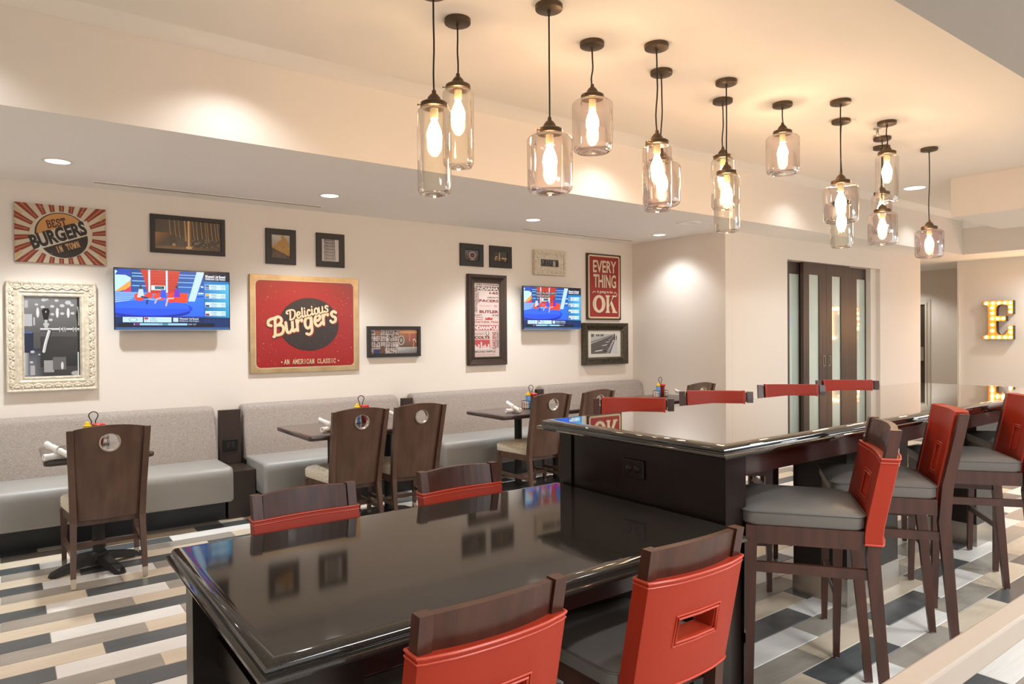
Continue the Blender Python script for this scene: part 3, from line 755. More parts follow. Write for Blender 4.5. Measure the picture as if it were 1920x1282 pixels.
# tall counter
X0, X1, Y0, Y1 = 2.062, 6.03, 1.515, 2.60
t = thing('counter_table', 'tall black granite-topped counter running to the right', 'counter', ((X0+X1)/2, (Y0+Y1)/2, 0)); ox, oy = t.location.x, t.location.y
def L(fn, name, m, par=None, smooth=False):
    b = NB(); fn(b); xform(b, Matrix.Translation((-ox, -oy, 0))); return mesh_obj(name, b, m, par or t, smooth)
L(lambda b: slab_top(b, X0, X1, Y0, Y1, 1.067), 'granite_top', M_granite2, smooth=True)
L(lambda b: box(b, 2.19, 2.305, 1.600, 2.56, 0, 1.02), 'end_panel', M_cab)
L(lambda b: box(b, 2.178, 2.1895, 1.600, 2.452, .0, 1.019), 'end_facing', M_cab)
L(lambda b: box(b, 2.178, 2.1895, 2.477, 2.56, .0, 1.019), 'end_facing', M_cab)
def ap(b):
    box(b, 2.3055, 5.96, 1.60, 1.62, .925, 1.02); box(b, 2.3055, 5.96, 2.50, 2.52, .925, 1.02); box(b, 5.94, 5.96, 1.6205, 2.4995, .925, 1.02)
L(ap, 'apron', M_cabr := mat('mahogany_apron', (44, 20, 15), .3, coat=.3))
for px0, px1 in ((3.62, 4.2), (5.35, 5.78)):
    o = L(lambda b: box(b, px0, px1, 1.89, 2.2, .15, 1.02), 'pedestal', M_cab)
    L(lambda b: box(b, px0-.004, px1+.004, 1.886, 2.204, 0, .15), 'steel_kick', M_steel, o)
o = L(lambda b: box(b, 2.166, 2.1775, 2.005, 2.125, .855, .935, .004), 'outlet_plate', M_black)
def so(b):
    for yy in (2.03, 2.062): lathe(b, [(0, 0), (.014, 0), (.015, -.003), (0, -.003)], 14)
b = NB()
for yy in (2.043, 2.087):
    tt = NB(); lathe(tt, [(0, .003), (.015, .003), (.016, 0)], 16); xform(tt, Matrix.Translation((2.1655-ox, yy-oy, .895)) @ Matrix.Rotation(-PI/2, 4, 'Y')); join(b, tt)
mesh_obj('socket', b, M_frame, o)
# lower table
X0, X1, Y0, Y1 = .43, 2.1775, 1.495, 2.575
t = thing('dining_counter', 'lower black granite table in the foreground with coral chairs', 'table', ((X0+X1)/2, (Y0+Y1)/2, 0)); ox, oy = t.location.x, t.location.y
L(lambda b: slab_top(b, X0, X1, Y0, Y1, .762), 'granite_top', M_granite, smooth=True)
for y0, y1 in ((2.43, 2.53), (1.57, 1.68)): L(lambda b: box(b, .485, .70, y0, y1, 0, .716), 'leg', M_cab)
for y0, y1 in ((2.43, 2.53), (1.57, 1.68)): L(lambda b: box(b, 1.95, 2.165, y0, y1, 0, .716), 'leg', M_cab)
L(lambda b: box(b, .56, .63, 1.681, 2.429, .38, .47), 'stretcher', M_cab)
L(lambda b: box(b, 2.02, 2.09, 1.681, 2.429, .38, .47), 'stretcher', M_cab)
for ya in (1.60, 2.47): L(lambda b: box(b, .701, 1.949, ya, ya+.03, .62, .7155), 'apron', M_cabr)

# ================================================================ CORAL SEATS: low chairs (sleeve) and tall stools (sleeve or full pad)
def coral_seat(name, label, cat, tall, style):
    t = thing(name, label, cat)
    zs = .745 if tall else .435           # underside of the cushion
    zt = 1.12 if tall else .875           # top of the posts
    wr, wf = .184 if not tall else .208, .22 if tall else .205
    s0, s1 = (zs-.045, zt-.105) if tall else (.445, zt-.09)
    if style == 'pad': s1 = zt+.004
    def by(z): return -.232-.075*max(0, (z-zs))/.37   # centre line of the raked back
    bow = .022
    for s in (-1, 1):
        b = NB(); rr = []
        for z, x, y, a, c in ((.006, wr-.005, -.285, .028, .03), (zs-.1, wr, -.232, .038, .046), (zs+.06, wr, by(zs+.06), .038, .044), (zt, wr+.004, by(zt), .036, .036)):
            rr.append([(s*x+p*a/2, y+q*c/2, z) for p, q in ((-1, -1), (1, -1), (1, 1), (-1, 1))])
        loft(b, rr); o = mesh_obj('leg', b, M_wood, t)
        b = NB(); lathe(b, [(0, 0), (.011, 0), (.012, .004), (.008, .008)], 10, s*(wr-.005), -.285); mesh_obj('glide', b, M_steel, o)
        b = NB(); loft(b, [[(s*wf+p*a/2, .187+dy+q*a/2, z) for p, q in ((-1, -1), (1, -1), (1, 1), (-1, 1))] for z, a, dy in ((.006, .026, .012), (zs-.002, .042, 0))]); o = mesh_obj('leg', b, M_wood, t)
        b = NB(); lathe(b, [(0, 0), (.011, 0), (.012, .004), (.008, .008)], 10, s*wf, .199); mesh_obj('glide', b, M_steel, o)
        zz = zs-.18 if tall else .2
        b = NB(); hexa(b, [(s*wr-.009, -.235, zz), (s*wr+.009, -.235, zz), (s*wf+.009, .19, zz), (s*wf-.009, .19, zz), (s*wr-.009, -.235, zz+.038), (s*wr+.009, -.235, zz+.038), (s*wf+.009, .19, zz+.038), (s*wf-.009, .19, zz+.038)]); mesh_obj('side_stretcher', b, M_wood, t)
    if tall:
        b = NB(); box(b, -wf+.014, wf-.014, .18, .205, .27, .305); o = mesh_obj('footrest', b, M_wood, t)
        b = NB(); box(b, -wf+.018, wf-.018, .177, .208, .3055, .311, .002); mesh_obj('metal_strip', b, M_steel, o)
    # seat frame + cushion
    b = NB(); hexa(b, [(x, y, z) for z in (zs-.07, zs-.001) for x, y in ((-wr-.014, -.205), (wr+.014, -.205), (wf+.014, .208), (-wf-.014, .208))]); mesh_obj('seat_frame', b, M_wood, t)
    b = NB(); rings = []; ch = .055
    for ins, z in ((.006, 0), (0, .008), (0, ch-.012), (-.002, ch-.006), (.004, ch-.002), (.03, ch+.012), (.08, ch+.02), (.15, ch+.024)):
        q = rrect(.475-2*ins, .435-2*ins, max(.045-ins*.2, .02), 4); rings.append([(x*(1-.075*(.2175-y)/.435), y+.005, zs+z) for x, y in q])
    loft(b, rings); o = mesh_obj('seat', b, M_seat, t, True)
    b = NB(); tube(b, [(x*(1-.075*(.2175-y)/.435), y+.005, zs+ch-.004) for x, y in rrect(.479, .439, .045, 5)], .0035, 6, closed=True); mesh_obj('piping', b, mat('grey_piping', (92, 88, 84), .4), o)
    # curved top rail between the posts
    def rail(b, z0, z1, th, crown=.0, xm=wr-.0185):
        R = []; n = 10
        for i in range(n+1):
            u = -1+2*i/n; x = u*xm; c = bow*(1-u*u)
            R.append([(x, by(z0)-c-th/2, z0), (x, by(z0)-c+th/2, z0), (x, by(z1)-c+th/2, z1+crown*(1-u*u)), (x, by(z1)-c-th/2, z1+crown*(1-u*u))])
        loft(b, R)
    zr0 = zt-.14 if tall else zt-.12
    if style == 'sleeve':
        b = NB(); rail(b, zr0, zt-.004, .024, .006); mesh_obj('top_rail', b, M_wood, t)
    else:
        b = NB(); rail(b, zt-.12, zt-.006, .02, .002); mesh_obj('top_rail', b, M_wood, t)
    # upholstered sleeve as a grid with a rectangular opening
    hx = (wr+.0235 if style == 'sleeve' else wr-.031); th = .072 if style == 'sleeve' else .06
    oz0, oz1, ohx = (s0+.135, s0+.215, .055) if style == 'sleeve' else (s0+.14, s0+.25, .03)
    if not tall: oz0, oz1, ohx = .59, .652, .08
    xs = [-hx, -hx*.93, -hx*.6, -ohx-.02, -ohx, -ohx/3, ohx/3, ohx, ohx+.02, hx*.6, hx*.93, hx]
    zsn = [s0, s0+.03, (s0+oz0)/2, oz0-.02, oz0, oz1, oz1+.02, (oz1+s1)/2, s1-.03, s1]
    def surf(x, z, sd):
        u = x/hx; c = bow*(1-u*u); e = 1-.2*abs(u)**8
        return (x, by(z)-c+sd*th/2*e, z)
    b = NB(); G = {}
    for sd in (-1, 1):
        for i, x in enumerate(xs):
            for j, z in enumerate(zsn):
                tuck = .0
                near = (abs(x) <= ohx+.021 and oz0-.021 <= z <= oz1+.021)
                p = surf(x, z, sd*(.86 if (abs(x) <= ohx+1e-6 and oz0-1e-6 <= z <= oz1+1e-6) else 1)); G[sd, i, j] = b.verts.new(p)
    I, J = len(xs), len(zsn)
    def hole(i, j): return xs[i] >= -ohx-1e-6 and xs[i+1] <= ohx+1e-6 and zsn[j] >= oz0-1e-6 and zsn[j+1] <= oz1+1e-6
    for i in range(I-1):
        for j in range(J-1):
            for sd in (-1, 1):
                if not hole(i, j):
                    q = [G[sd, i, j], G[sd, i+1, j], G[sd, i+1, j+1], G[sd, i, j+1]]; f = b.faces.new(q if sd < 0 else q[::-1]); f.smooth = True
            if hole(i, j):
                for (a, c, d, e) in ((i, j, i+1, j), (i, j+1, i+1, j+1), (i, j, i, j+1), (i+1, j, i+1, j+1)):
                    ni, nj = (i, j-1) if (c == e and c == j) else (i, j+1) if c == e else (i-1, j) if a == i else (i+1, j)
                    if not hole(ni, nj): b.faces.new((G[-1, a, c], G[-1, d, e], G[1, d, e], G[1, a, c]))
    for i in range(I-1):
        for j in (0, J-1): b.faces.new((G[-1, i, j], G[-1, i+1, j], G[1, i+1, j], G[1, i, j]))
    for j in range(J-1):
        for i in (0, I-1): b.faces.new((G[-1, i, j], G[-1, i, j+1], G[1, i, j+1], G[1, i, j]))
    bmesh.ops.recalc_face_normals(b, faces=b.faces[:])
    sl = mesh_obj('back_sleeve' if style == 'sleeve' else 'back_pad', b, M_red, t, True)
    b = NB()
    def loopz(z, r=.0042, grow=.001):
        P = [surf(x, z, -1) for x in xs]+[surf(x, z, 1) for x in xs[::-1]]
        P = [(p[0]*(1+grow/hx), p[1], p[2]) for p in P]; tube(b, P, r, 6, closed=True)
    if style == 'sleeve':
        loopz(s1); loopz(s1-.014, .0028); loopz(s0)
    else:
        for xx in (-hx, hx):
            P = [surf(xx, z, -1) for z in zsn]+[surf(xx, z, 1) for z in zsn[::-1]]; tube(b, P, .0042, 6, closed=True)
            P = [surf(xx*.955, z, -1) for z in zsn]+[surf(xx*.955, z, 1) for z in zsn[::-1]]; tube(b, P, .0026, 6, closed=True)
    for sd in (-1, 1):
        for g, r in ((.006, .004), (.016, .003)):
            P = [surf(x, z, sd*1.02) for x, z in ((-ohx-g, oz0-g), (0, oz0-g), (ohx+g, oz0-g), (ohx+g, oz1+g), (0, oz1+g), (-ohx-g, oz1+g))]; tube(b, P, r, 6, closed=True)
    mesh_obj('piping', b, M_redp, sl, True)
    return t
lowc = coral_seat('coral_chair', 'low coral-backed chair, back nearest the bottom centre of the photo', 'chair', False, 'sleeve')
lowc['group'] = 'low coral chairs at the foreground table'
lowc.location = (.905, 1.62, 0)
dup(lowc, (1.632, 1.62, 0), -.02, 'low coral-backed chair against the end of the tall counter, near side')
dup(lowc, (.945, 2.345, 0), PI, 'low coral chair on the far side of the foreground table, left one')
dup(lowc, (1.658, 2.345, 0), PI, 'low coral chair on the far side of the foreground table, right one')
def ss(rx, ry, rz):
    """stool origin from the middle of its back posts"""
    return (rx+math.sin(rz)*-.3, ry+math.cos(rz)*.3, 0)
st1 = coral_seat('bar_stool', 'nearest bar stool, wooden top rail above its coral sleeve', 'bar stool', True, 'sleeve')
st1['group'] = 'bar stools at the tall counter'
A1 = math.radians(35.5)
A0 = math.radians(35.5)
st1.location = ss(2.757, 1.30, A0); st1.rotation_euler = (0, 0, A0)
stp = coral_seat('bar_stool', 'second bar stool on the near side, full coral pad seen from its front', 'bar stool', True, 'pad')
stp['group'] = 'bar stools at the tall counter'
stp.location = ss(3.49, 1.35, A1); stp.rotation_euler = (0, 0, A1)
A3 = math.radians(37.5)
dup(stp, ss(4.45, 1.34, A3), A3, 'third bar stool on the near side, cut by the right edge of the photo')
dup(stp, ss(5.36, 1.36, A3), A3, 'fourth bar stool on the near side, only its seat showing past the third')
B1 = math.radians(180-45)
def sf(x, y, rz): return (x-math.sin(rz)*.3, y+math.cos(rz)*.3, 0)
B1 = math.radians(135)
FAR = ['coral stool back nearest the left end of the tall counter, far side', 'second coral stool back from the left on the far side of the counter',
       'third coral stool back from the left on the far side of the counter', 'rightmost coral stool back on the far side, before the sliding doors']
for (x, y), l in zip(((2.92, 2.775), (3.68, 2.775), (4.54, 2.775), (5.29, 2.755)), FAR): dup(stp, sf(x, y, B1), B1, l).scale = (1, 1, .984)

# ================================================================ FOREGROUND RAIL
t = thing('hand_rail', 'pale square hand rail crossing the bottom right corner', 'rail', (1.9, .52, 0))
b = NB(); box(b, -1.15, 1.25, -.024, .022, .852, .90, .005); mesh_obj('rail_bar', b, M_rail, t)
for x in (-1.1, 1.2):
    b = NB(); box(b, x-.02, x+.02, -.02, .018, 0, .851); mesh_obj('post', b, M_rail, t)
# ================================================================ PENDANTS
def pendant(kind, x, y, ztop, zbot, glass, label, parent_proto=None):
    """ztop/zbot: shoulder and base of the glass"""
    t = thing('glass_pendant', label, 'pendant light', (x, y, ZHI), group='glass jar pendants over the counter')
    zt, zb = ztop-ZHI, zbot-ZHI; R = .112 if kind == 'jug' else .080
    b = NB(); lathe(b, [(0, -.0255), (.012, -.0255), (.060, -.025), (.0655, -.022), (.067, -.017), (.067, -.0008), (0, -.0008)], 36); mesh_obj('canopy', b, M_bronze, t, True)
    b = NB(); lathe(b, [(0, -.045), (.006, -.045), (.009, -.026), (0, -.026)], 12); mesh_obj('cord_grip', b, M_bronze, t, True)
    zc = zt+.072
    b = NB(); n = 9; wob = random.uniform(-.006, .006)
    tube(b, [(wob*math.sin(PI*k/n)*math.sin(k), wob*math.sin(2*PI*k/n), -.04+(zc+.04)*k/n) for k in range(n+1)], .0042, 7); mesh_obj('cord', b, M_cord, t, True)
    b = NB(); lathe(b, [(0, zc+.014), (.009, zc+.014), (.011, zc-.002), (.018, zc-.006), (.030, zc-.022), (.034, zc-.036), (.055, zc-.042), (.063, zc-.047), (.064, zc-.066), (.060, zc-.069), (.02, zc-.069)], 32)
    mesh_obj('cap', b, M_bronze, t, True)
    b = NB(); a = random.uniform(2.5, 4)
    ca, sa = math.cos(a), math.sin(a); tube(b, [(ca*.062, sa*.062, zc-.057), (ca*.073, sa*.073, zc-.057)], .0022, 6); tube(b, [(ca*.073, sa*.073, zc-.057), (ca*.078, sa*.078, zc-.057)], .0045, 8); mesh_obj('thumb_screw', b, M_bronze, t)
    # glass: neck, shoulder, straight wall, rolled foot, domed-in base
    prof = [(.054, zt+.010), (.056, zt)]
    sh = .030 if kind == 'jug' else .022
    for k in range(1, 7): q = PI/2*k/6; prof.append((.056+(R-.056)*math.sin(q), zt-sh*(1-math.cos(q))))
    prof += [(R*.995, (zt+zb)/2), (R*.985, zb+.03)]
    for k in range(1, 6): q = PI/2*k/5; prof.append((R*.985-.022*(1-math.cos(q)), zb+.03-.03*math.sin(q)))
    prof += [(R*.55, zb+.004), (R*.3, zb+.012), (0, zb+.016)]
    b = NB(); lathe(b, prof, 40); mesh_obj('glass_jar', b, glass, t, True)
    b = NB(); tube(b, [(R*.80*math.cos(2*PI*k/32), R*.80*math.sin(2*PI*k/32), zb+.003) for k in range(32)], .004, 6, closed=True); mesh_obj('foot_ring', b, glass, t, True)
    b = NB(); lathe(b, [(0, zt+.002), (.019, zt+.002), (.0195, zt-.04), (.017, zt-.046), (0, zt-.046)], 20); mesh_obj('socket', b, mat('ivory_socket', (236, 214, 170), .5), t, True)
    zz = zt-.047; b = NB(); lathe(b, [(.012, zz), (.015, zz-.012), (.025, zz-.035), (.034, zz-.062), (.036, zz-.085), (.032, zz-.108), (.018, zz-.128), (0, zz-.136)], 18); mesh_obj('bulb', b, M_bulb, t, True)
PEND = [
 ('tall', 1.62, 2.79, 2.53, 2.13, 'amber', 'tall amber jar pendant, leftmost, its canopy cut by the top edge'),
 ('tall', 1.868, 2.975, 2.72, 2.33, 'amber', 'tall amber jar pendant on a short cord, second from the left'),
 ('jug', 2.151, 2.589, 2.45, 2.17, 'pink', 'wide rose jug pendant on a long cord, third from the left'),
 ('jug', 2.615, 2.779, 2.765, 2.48, 'pink', 'wide rose jug pendant on a short cord, fourth from the left'),
 ('tall', 2.926, 2.591, 2.52, 2.16, 'pink', 'tall rose jar pendant in front of a wide jug, middle left of the row'),
 ('jug', 3.242, 2.833, 2.52, 2.26, 'pink', 'wide rose jug pendant half hidden behind a tall rose jar'),
 ('tall', 3.703, 2.701, 2.48, 2.12, 'amber', 'tall amber jar pendant hanging lowest in the middle of the row'),
 ('tall', 3.978, 2.932, 2.67, 2.33, 'amber', 'tall amber jar pendant behind the lower amber jar, middle of the row'),
 ('jug', 4.386, 2.737, 2.86, 2.59, 'pink', 'wide rose jug pendant hanging high and alone right of the middle'),
 ('jug', 4.667, 2.472, 2.50, 2.24, 'pink', 'wide rose jug pendant above a tall amber jar, in line with the sliding doors'),
 ('tall', 5.092, 2.693, 2.44, 2.12, 'amber', 'tall amber jar pendant showing below the wide rose jug'),
 ('tall', 5.42, 2.511, 2.825, 2.47, 'clear', 'tall clear jar pendant at the top of the right cluster'),
 ('jug', 5.818, 2.733, 2.46, 2.20, 'pink', 'wide rose jug pendant at the bottom of the right cluster'),
 ('tall', 6.099, 2.87, 2.66, 2.33, 'pink', 'tall rose jar pendant in the middle of the right cluster, mostly hidden'),
 ('jug', 6.496, 2.654, 2.37, 2.13, 'plum', 'plum-tinted jug pendant, rightmost of all')]
GM = {'amber': G_amber, 'pink': G_pink, 'plum': G_plum, 'clear': G_clear}
for k, x, y, a, c, g, l in PEND: pendant(k, x, y, a, c, GM[g], l)

# ================================================================ WALL PICTURES (positions measured on the wall plane, brought forward)
def hang(name, label, cat, X0, X1, Z0, Z1, depth, off=0):
    """returns thing at the centre of the front plane, its half-size; front plane at y = YW-depth-off"""
    yf = YW-depth-off; a, c = at(X0, Z0, yf); d, e = at(X1, Z1, yf)
    t = thing(name, label, cat, ((a+d)/2, yf, (c+e)/2)); return t, (d-a), (e-c)
def frame(t, w, h, prof, m, name='frame', m2=None):
    """prof: (inset, y) with y>0 towards the wall, from outer back edge to inner lip"""
    b = NB(); R = []
    for i, y in prof:
        R.append([b.verts.new(p) for p in ((-w/2+i, y, -h/2+i), (w/2-i, y, -h/2+i), (w/2-i, y, h/2-i), (-w/2+i, y, h/2-i))])
    for p, q in zip(R, R[1:]):
        for k in range(4): b.faces.new((p[k], p[(k+1)%4], q[(k+1)%4], q[k]))
    return mesh_obj(name, b, m, t)
def backing(t, w, h, y0, y1, m):
    b = NB(); box(b, -w/2, w/2, y0, y1, -h/2, h/2); return mesh_obj('backing', b, m, t)
INK, CRM, RED_, BRN = (52, 44, 40), (240, 226, 196), (196, 44, 34), (58, 42, 34)

# --- 1 sunburst burger sign (flat tin)
t, W, H = hang('burger_sign', 'sunburst sign reading BEST BURGERS IN TOWN, top left of the wall', 'sign', .065, .6635, 2.061, 2.511, .02)
backing(t, W, H, 0, .019, mat('sign_edge', (110, 60, 40), .6))
s = Sheet(W, H); s.rect(0, 0, W, H, (232, 214, 186)); cx, cy = W*.5, H*.49
def edgept(a):
    ca, sa = math.cos(a), math.sin(a); k = min(((W-cx)/ca if ca > 0 else -cx/ca) if abs(ca) > 1e-9 else 9, ((H-cy)/sa if sa > 0 else -cy/sa) if abs(sa) > 1e-9 else 9); return (cx+ca*k, cy+sa*k)
crn = [math.atan2(H-cy, W-cx), math.atan2(H-cy, -cx), math.atan2(-cy, -cx)+2*PI, math.atan2(-cy, W-cx)+2*PI]
def wedge(a, c, r0, col):
    P = [(cx+r0*1.15*math.cos(a), cy+r0*math.sin(a)), edgept(a)]
    for q in sorted([z+o for z in crn for o in (0, 2*PI, -2*PI)]):
        if a < q < c: P.append(edgept(q))
    P += [edgept(c), (cx+r0*1.15*math.cos(c), cy+r0*math.sin(c))]; s.poly(P, col)
N = 22
for k in range(N):
    a = 2*PI*k/N+.06; wedge(a, a+2*PI/N*.52, H*.40, (150, 66, 40)); wedge(a+.055, a+.085, H*.42, (222, 120, 78))
    if abs(math.cos(a+.2)) > .8: wedge(a+2*PI/N*.6, a+2*PI/N*.92, H*.58, (226, 192, 140))
s.ell(cx, cy, H*.44, H*.405, (236, 222, 200), 48)
rt = 22
def disc(a0, a1, col, R, sy=.87, dx=0, dy=0): s.ell(cx+dx, cy+dy, R, R*sy, col, 36, a0, a1)
disc(rt+2, 180+rt-2, BRN, H*.385, sy=.93, dy=H*.03); disc(rt+3, 180+rt-3, (228, 164, 92), H*.36, sy=.93, dy=H*.038)
disc(180+rt+2, 360+rt-2, BRN, H*.36, sy=.93, dy=-H*.06, dx=H*.03); 
s.stroke([(cx-H*.42, cy-H*.17), (cx+H*.42, cy+H*.17)], H*.25, (236, 222, 200), rnd=False)
slab(s, 'BEST', cx-H*.20, cy+H*.10, H*.14, H*.29, (84, 36, 28), H*.02, rot=rt-8)
s.text('BURGERS', cx-.40*H, cy-H*.275, H*.25, INK, w=H*.86, bold=.05, shear=.05, rot=rt)
slab(s, 'IN TOWN', cx-H*.065, cy-H*.315, H*.115, H*.37, (228, 176, 120), H*.0135, rot=rt-2)
for k in range(16): x = random.uniform(.02, W-.03); y = random.choice([random.uniform(.01, .05), random.uniform(H-.06, H-.01), random.uniform(.01, H-.02)]); s.rect(x, y, x+random.uniform(.004, .03), y+.0015, (214, 160, 120) if abs(x-cx) > H*.55 else (236, 222, 200))
s.build('printed_face', M_print, t, (0, -.0005, 0))

# --- 2 ornate cream frame with the beer-tap photo
t, W, H = hang('ornate_picture', 'large ornate cream frame with black and white beer tap photo', 'picture', .006, .592, 1.07, 1.914, .05)
fw = .112
frame(t, W, H, [(0, .05), (0, .006), (.006, 0), (.014, .002), (.03, .012), (.055, .012), (.075, .006), (.088, .018), (.1, .016), (fw, .028), (fw, .045)], M_cream)
b = NB()
def leaf_row(b, x0, z0, x1, z1, n, sz, flip):
    for k in range(n):
        u = (k+.5)/n; px, pz = x0+(x1-x0)*u, z0+(z1-z0)*u; ang = math.atan2(z1-z0, x1-x0)
        for (dx, dz, rx, rz_, an) in ((0, 0, .42, .2, 0), (-.28, .16*flip, .3, .12, .6*flip), (.28, .16*flip, .3, .12, -.6*flip), (0, .25*flip, .14, .2, 0), (-.45, -.1*flip, .12, .16, 0)):
            tt = NB(); bmesh.ops.create_uvsphere(tt, u_segments=7, v_segments=4, radius=1)
            for v in tt.verts: v.co = Vector((v.co.x*rx*sz, v.co.y*.008, v.co.z*rz_*sz))
            xform(tt, Matrix.Translation((px, .006, pz)) @ Matrix.Rotation(-ang, 4, 'Y') @ Matrix.Translation((dx*sz, 0, dz*sz)) @ Matrix.Rotation(-an, 4, 'Y')); 
            for f in tt.faces: f.smooth = True
            join(b, tt)
i = .036
leaf_row(b, -W/2+i, H/2-i, W/2-i, H/2-i, 8, .07, -1); leaf_row(b, -W/2+i, -H/2+i, W/2-i, -H/2+i, 8, .07, 1)
leaf_row(b, -W/2+i, -H/2+i, -W/2+i, H/2-i, 11, .07, 1); leaf_row(b, W/2-i, -H/2+i, W/2-i, H/2-i, 11, .07, -1)
o = mesh_obj('carved_leaves', b, M_cream, t); o['kind'] = 'stuff'
b = NB(); q = fw-.008
for k in range(64): 
    u = -W/2+q+(W-2*q)*k/63
    for z in (-H/2+q, H/2-q): box(b, u-.0017, u+.0017, .012, .026, z-.005, z+.005)
for k in range(100):
    u = -H/2+q+(H-2*q)*k/99
    for x in (-W/2+q, W/2-q): box(b, x-.005, x+.005, .012, .026, u-.0017, u+.0017)
for k in range(120):
    u = -W/2+W*k/119
    for z in (-H/2+.003, H/2-.003): box(b, u-.0013, u+.0013, .001, .008, z-.003, z+.003)
for k in range(170):
    u = -H/2+H*k/169
    for x in (-W/2+.003, W/2-.003): box(b, x-.003, x+.003, .001, .008, u-.0013, u+.0013)
o = mesh_obj('beaded_edge', b, M_cream, t); o['kind'] = 'stuff'
w, h = W-2*fw, H-2*fw; backing(t, w+.01, h+.01, .035, .049, M_frame)
s = Sheet(w, h); s.grad(0, 0, w, h, (60, 56, 54), (66, 62, 60), (110, 106, 104), (120, 118, 118))
s.grad(0, 0, .33*w, .35*h, (150, 150, 156), (70, 68, 70), (40, 42, 58), (60, 62, 84)); s.rect(0, .3*h, .16*w, .62*h, (34, 40, 66))
s.grad(0, .55*h, w, h, (104, 102, 102), (92, 90, 90), (134, 132, 132), (150, 150, 152))
s.grad(.28*w, .12*h, .95*w, .50*h, (44, 42, 40), (40, 38, 38), (70, 66, 64), (62, 58, 56))
s.rects([(0, .63*h, .14*w, .78*h), (.01*w, .86*h, .07*w, .95*h), (.16*w, .64*h, .19*w, .74*h)], (198, 198, 202))
for x, y, r in ((.22, .9, .025), (.35, .96, .035), (.41, .965, .02), (.33, .87, .03), (.5, .88, .03), (.58, .955, .03), (.68, .89, .035), (.79, .93, .045), (.86, .9, .03), (.5, .78, .028), (.68, .79, .03), (.87, .795, .03), (.6, .84, .02), (.47, .71, .028), (.14, .31, .03), (.26, .275, .015), (.12, .18, .025)): s.ell(x*w, y*h, r*w*1.3, r*w, (212, 212, 212), 14)
for x in (.24, .59, .79): s.ell(x*w, .80*h, .028*w, .065*h, (228, 228, 228), 14); s.ell(x*w, .80*h, .012*w, .05*h, (250, 250, 250), 10)
s.grad(.0, .02*h, .08*w, .3*h, (210, 210, 212), (120, 120, 124)); s.rect(.1*w, .02*h, .18*w, .14*h, (190, 190, 194)); s.rect(.0, .54*h, .14*w, .565*h, (90, 110, 170))
s.rect(.34*w, .05*h, .52*w, .2*h, (176, 174, 172)); s.rect(.5*w, .08*h, .74*w, .24*h, (112, 110, 108)); s.ell(.67*w, .13*h, .025*w, .05*h, (240, 240, 240), 12)
s.ell(.93*w, .03*h, .1*w, .03*h, (190, 190, 190), 14)
s.rect(.955*w, 0, w, h, (24, 22, 22)); s.rect(.955*w, 0, .978*w, .3*h, (236, 236, 232))
# tap
s.stroke([(.28*w, .587*h), (.99*w, .587*h)], .05*h, (70, 70, 70), rnd=False); s.stroke([(.28*w, .593*h), (.99*w, .593*h)], .026*h, (206, 206, 206), rnd=False); s.stroke([(.28*w, .6*h), (.99*w, .6*h)], .008*h, (252, 252, 252), rnd=False)
for x in (.62, .68, .72, .87, .92): s.rect(x*w, .555*h, (x+.03)*w, .625*h, (96, 94, 94)); s.rect((x+.004)*w, .56*h, (x+.016)*w, .62*h, (226, 226, 226))
s.stroke([(.45*w, .57*h), (.42*w, .5*h), (.385*w, .42*h), (.35*w, .31*h)], .078*w, (40, 40, 40), smooth=4); s.stroke([(.44*w, .57*h), (.41*w, .5*h), (.375*w, .42*h), (.34*w, .31*h)], .055*w, (214, 214, 214), smooth=4); s.stroke([(.43*w, .57*h), (.395*w, .5*h), (.36*w, .42*h), (.327*w, .31*h)], .016*w, (255, 255, 255), smooth=4)
s.rects([(.355*w, .61*h, .42*w, .64*h), (.335*w, .64*h, .44*w, .665*h), (.36*w, .665*h, .41*w, .71*h)], (206, 206, 206)); s.poly([(.345*w, .71*h), (.42*w, .71*h), (.455*w, .82*h), (.43*w, .855*h), (.335*w, .855*h), (.31*w, .82*h)], (22, 20, 20)); s.ell(.385*w, .81*h, .01*w, .012*h, (230, 230, 230), 8)
s.poly([(.955*w, .65*h), (.93*w, .78*h), (.965*w, .88*h), (.985*w, .7*h)], (26, 24, 24)); s.stroke([(.965*w, .88*h), (.985*w, .78*h), (.98*w, .64*h)], .01*w, (230, 230, 230))
s.build('photo_print', M_pglass, t, (0, .034, 0))

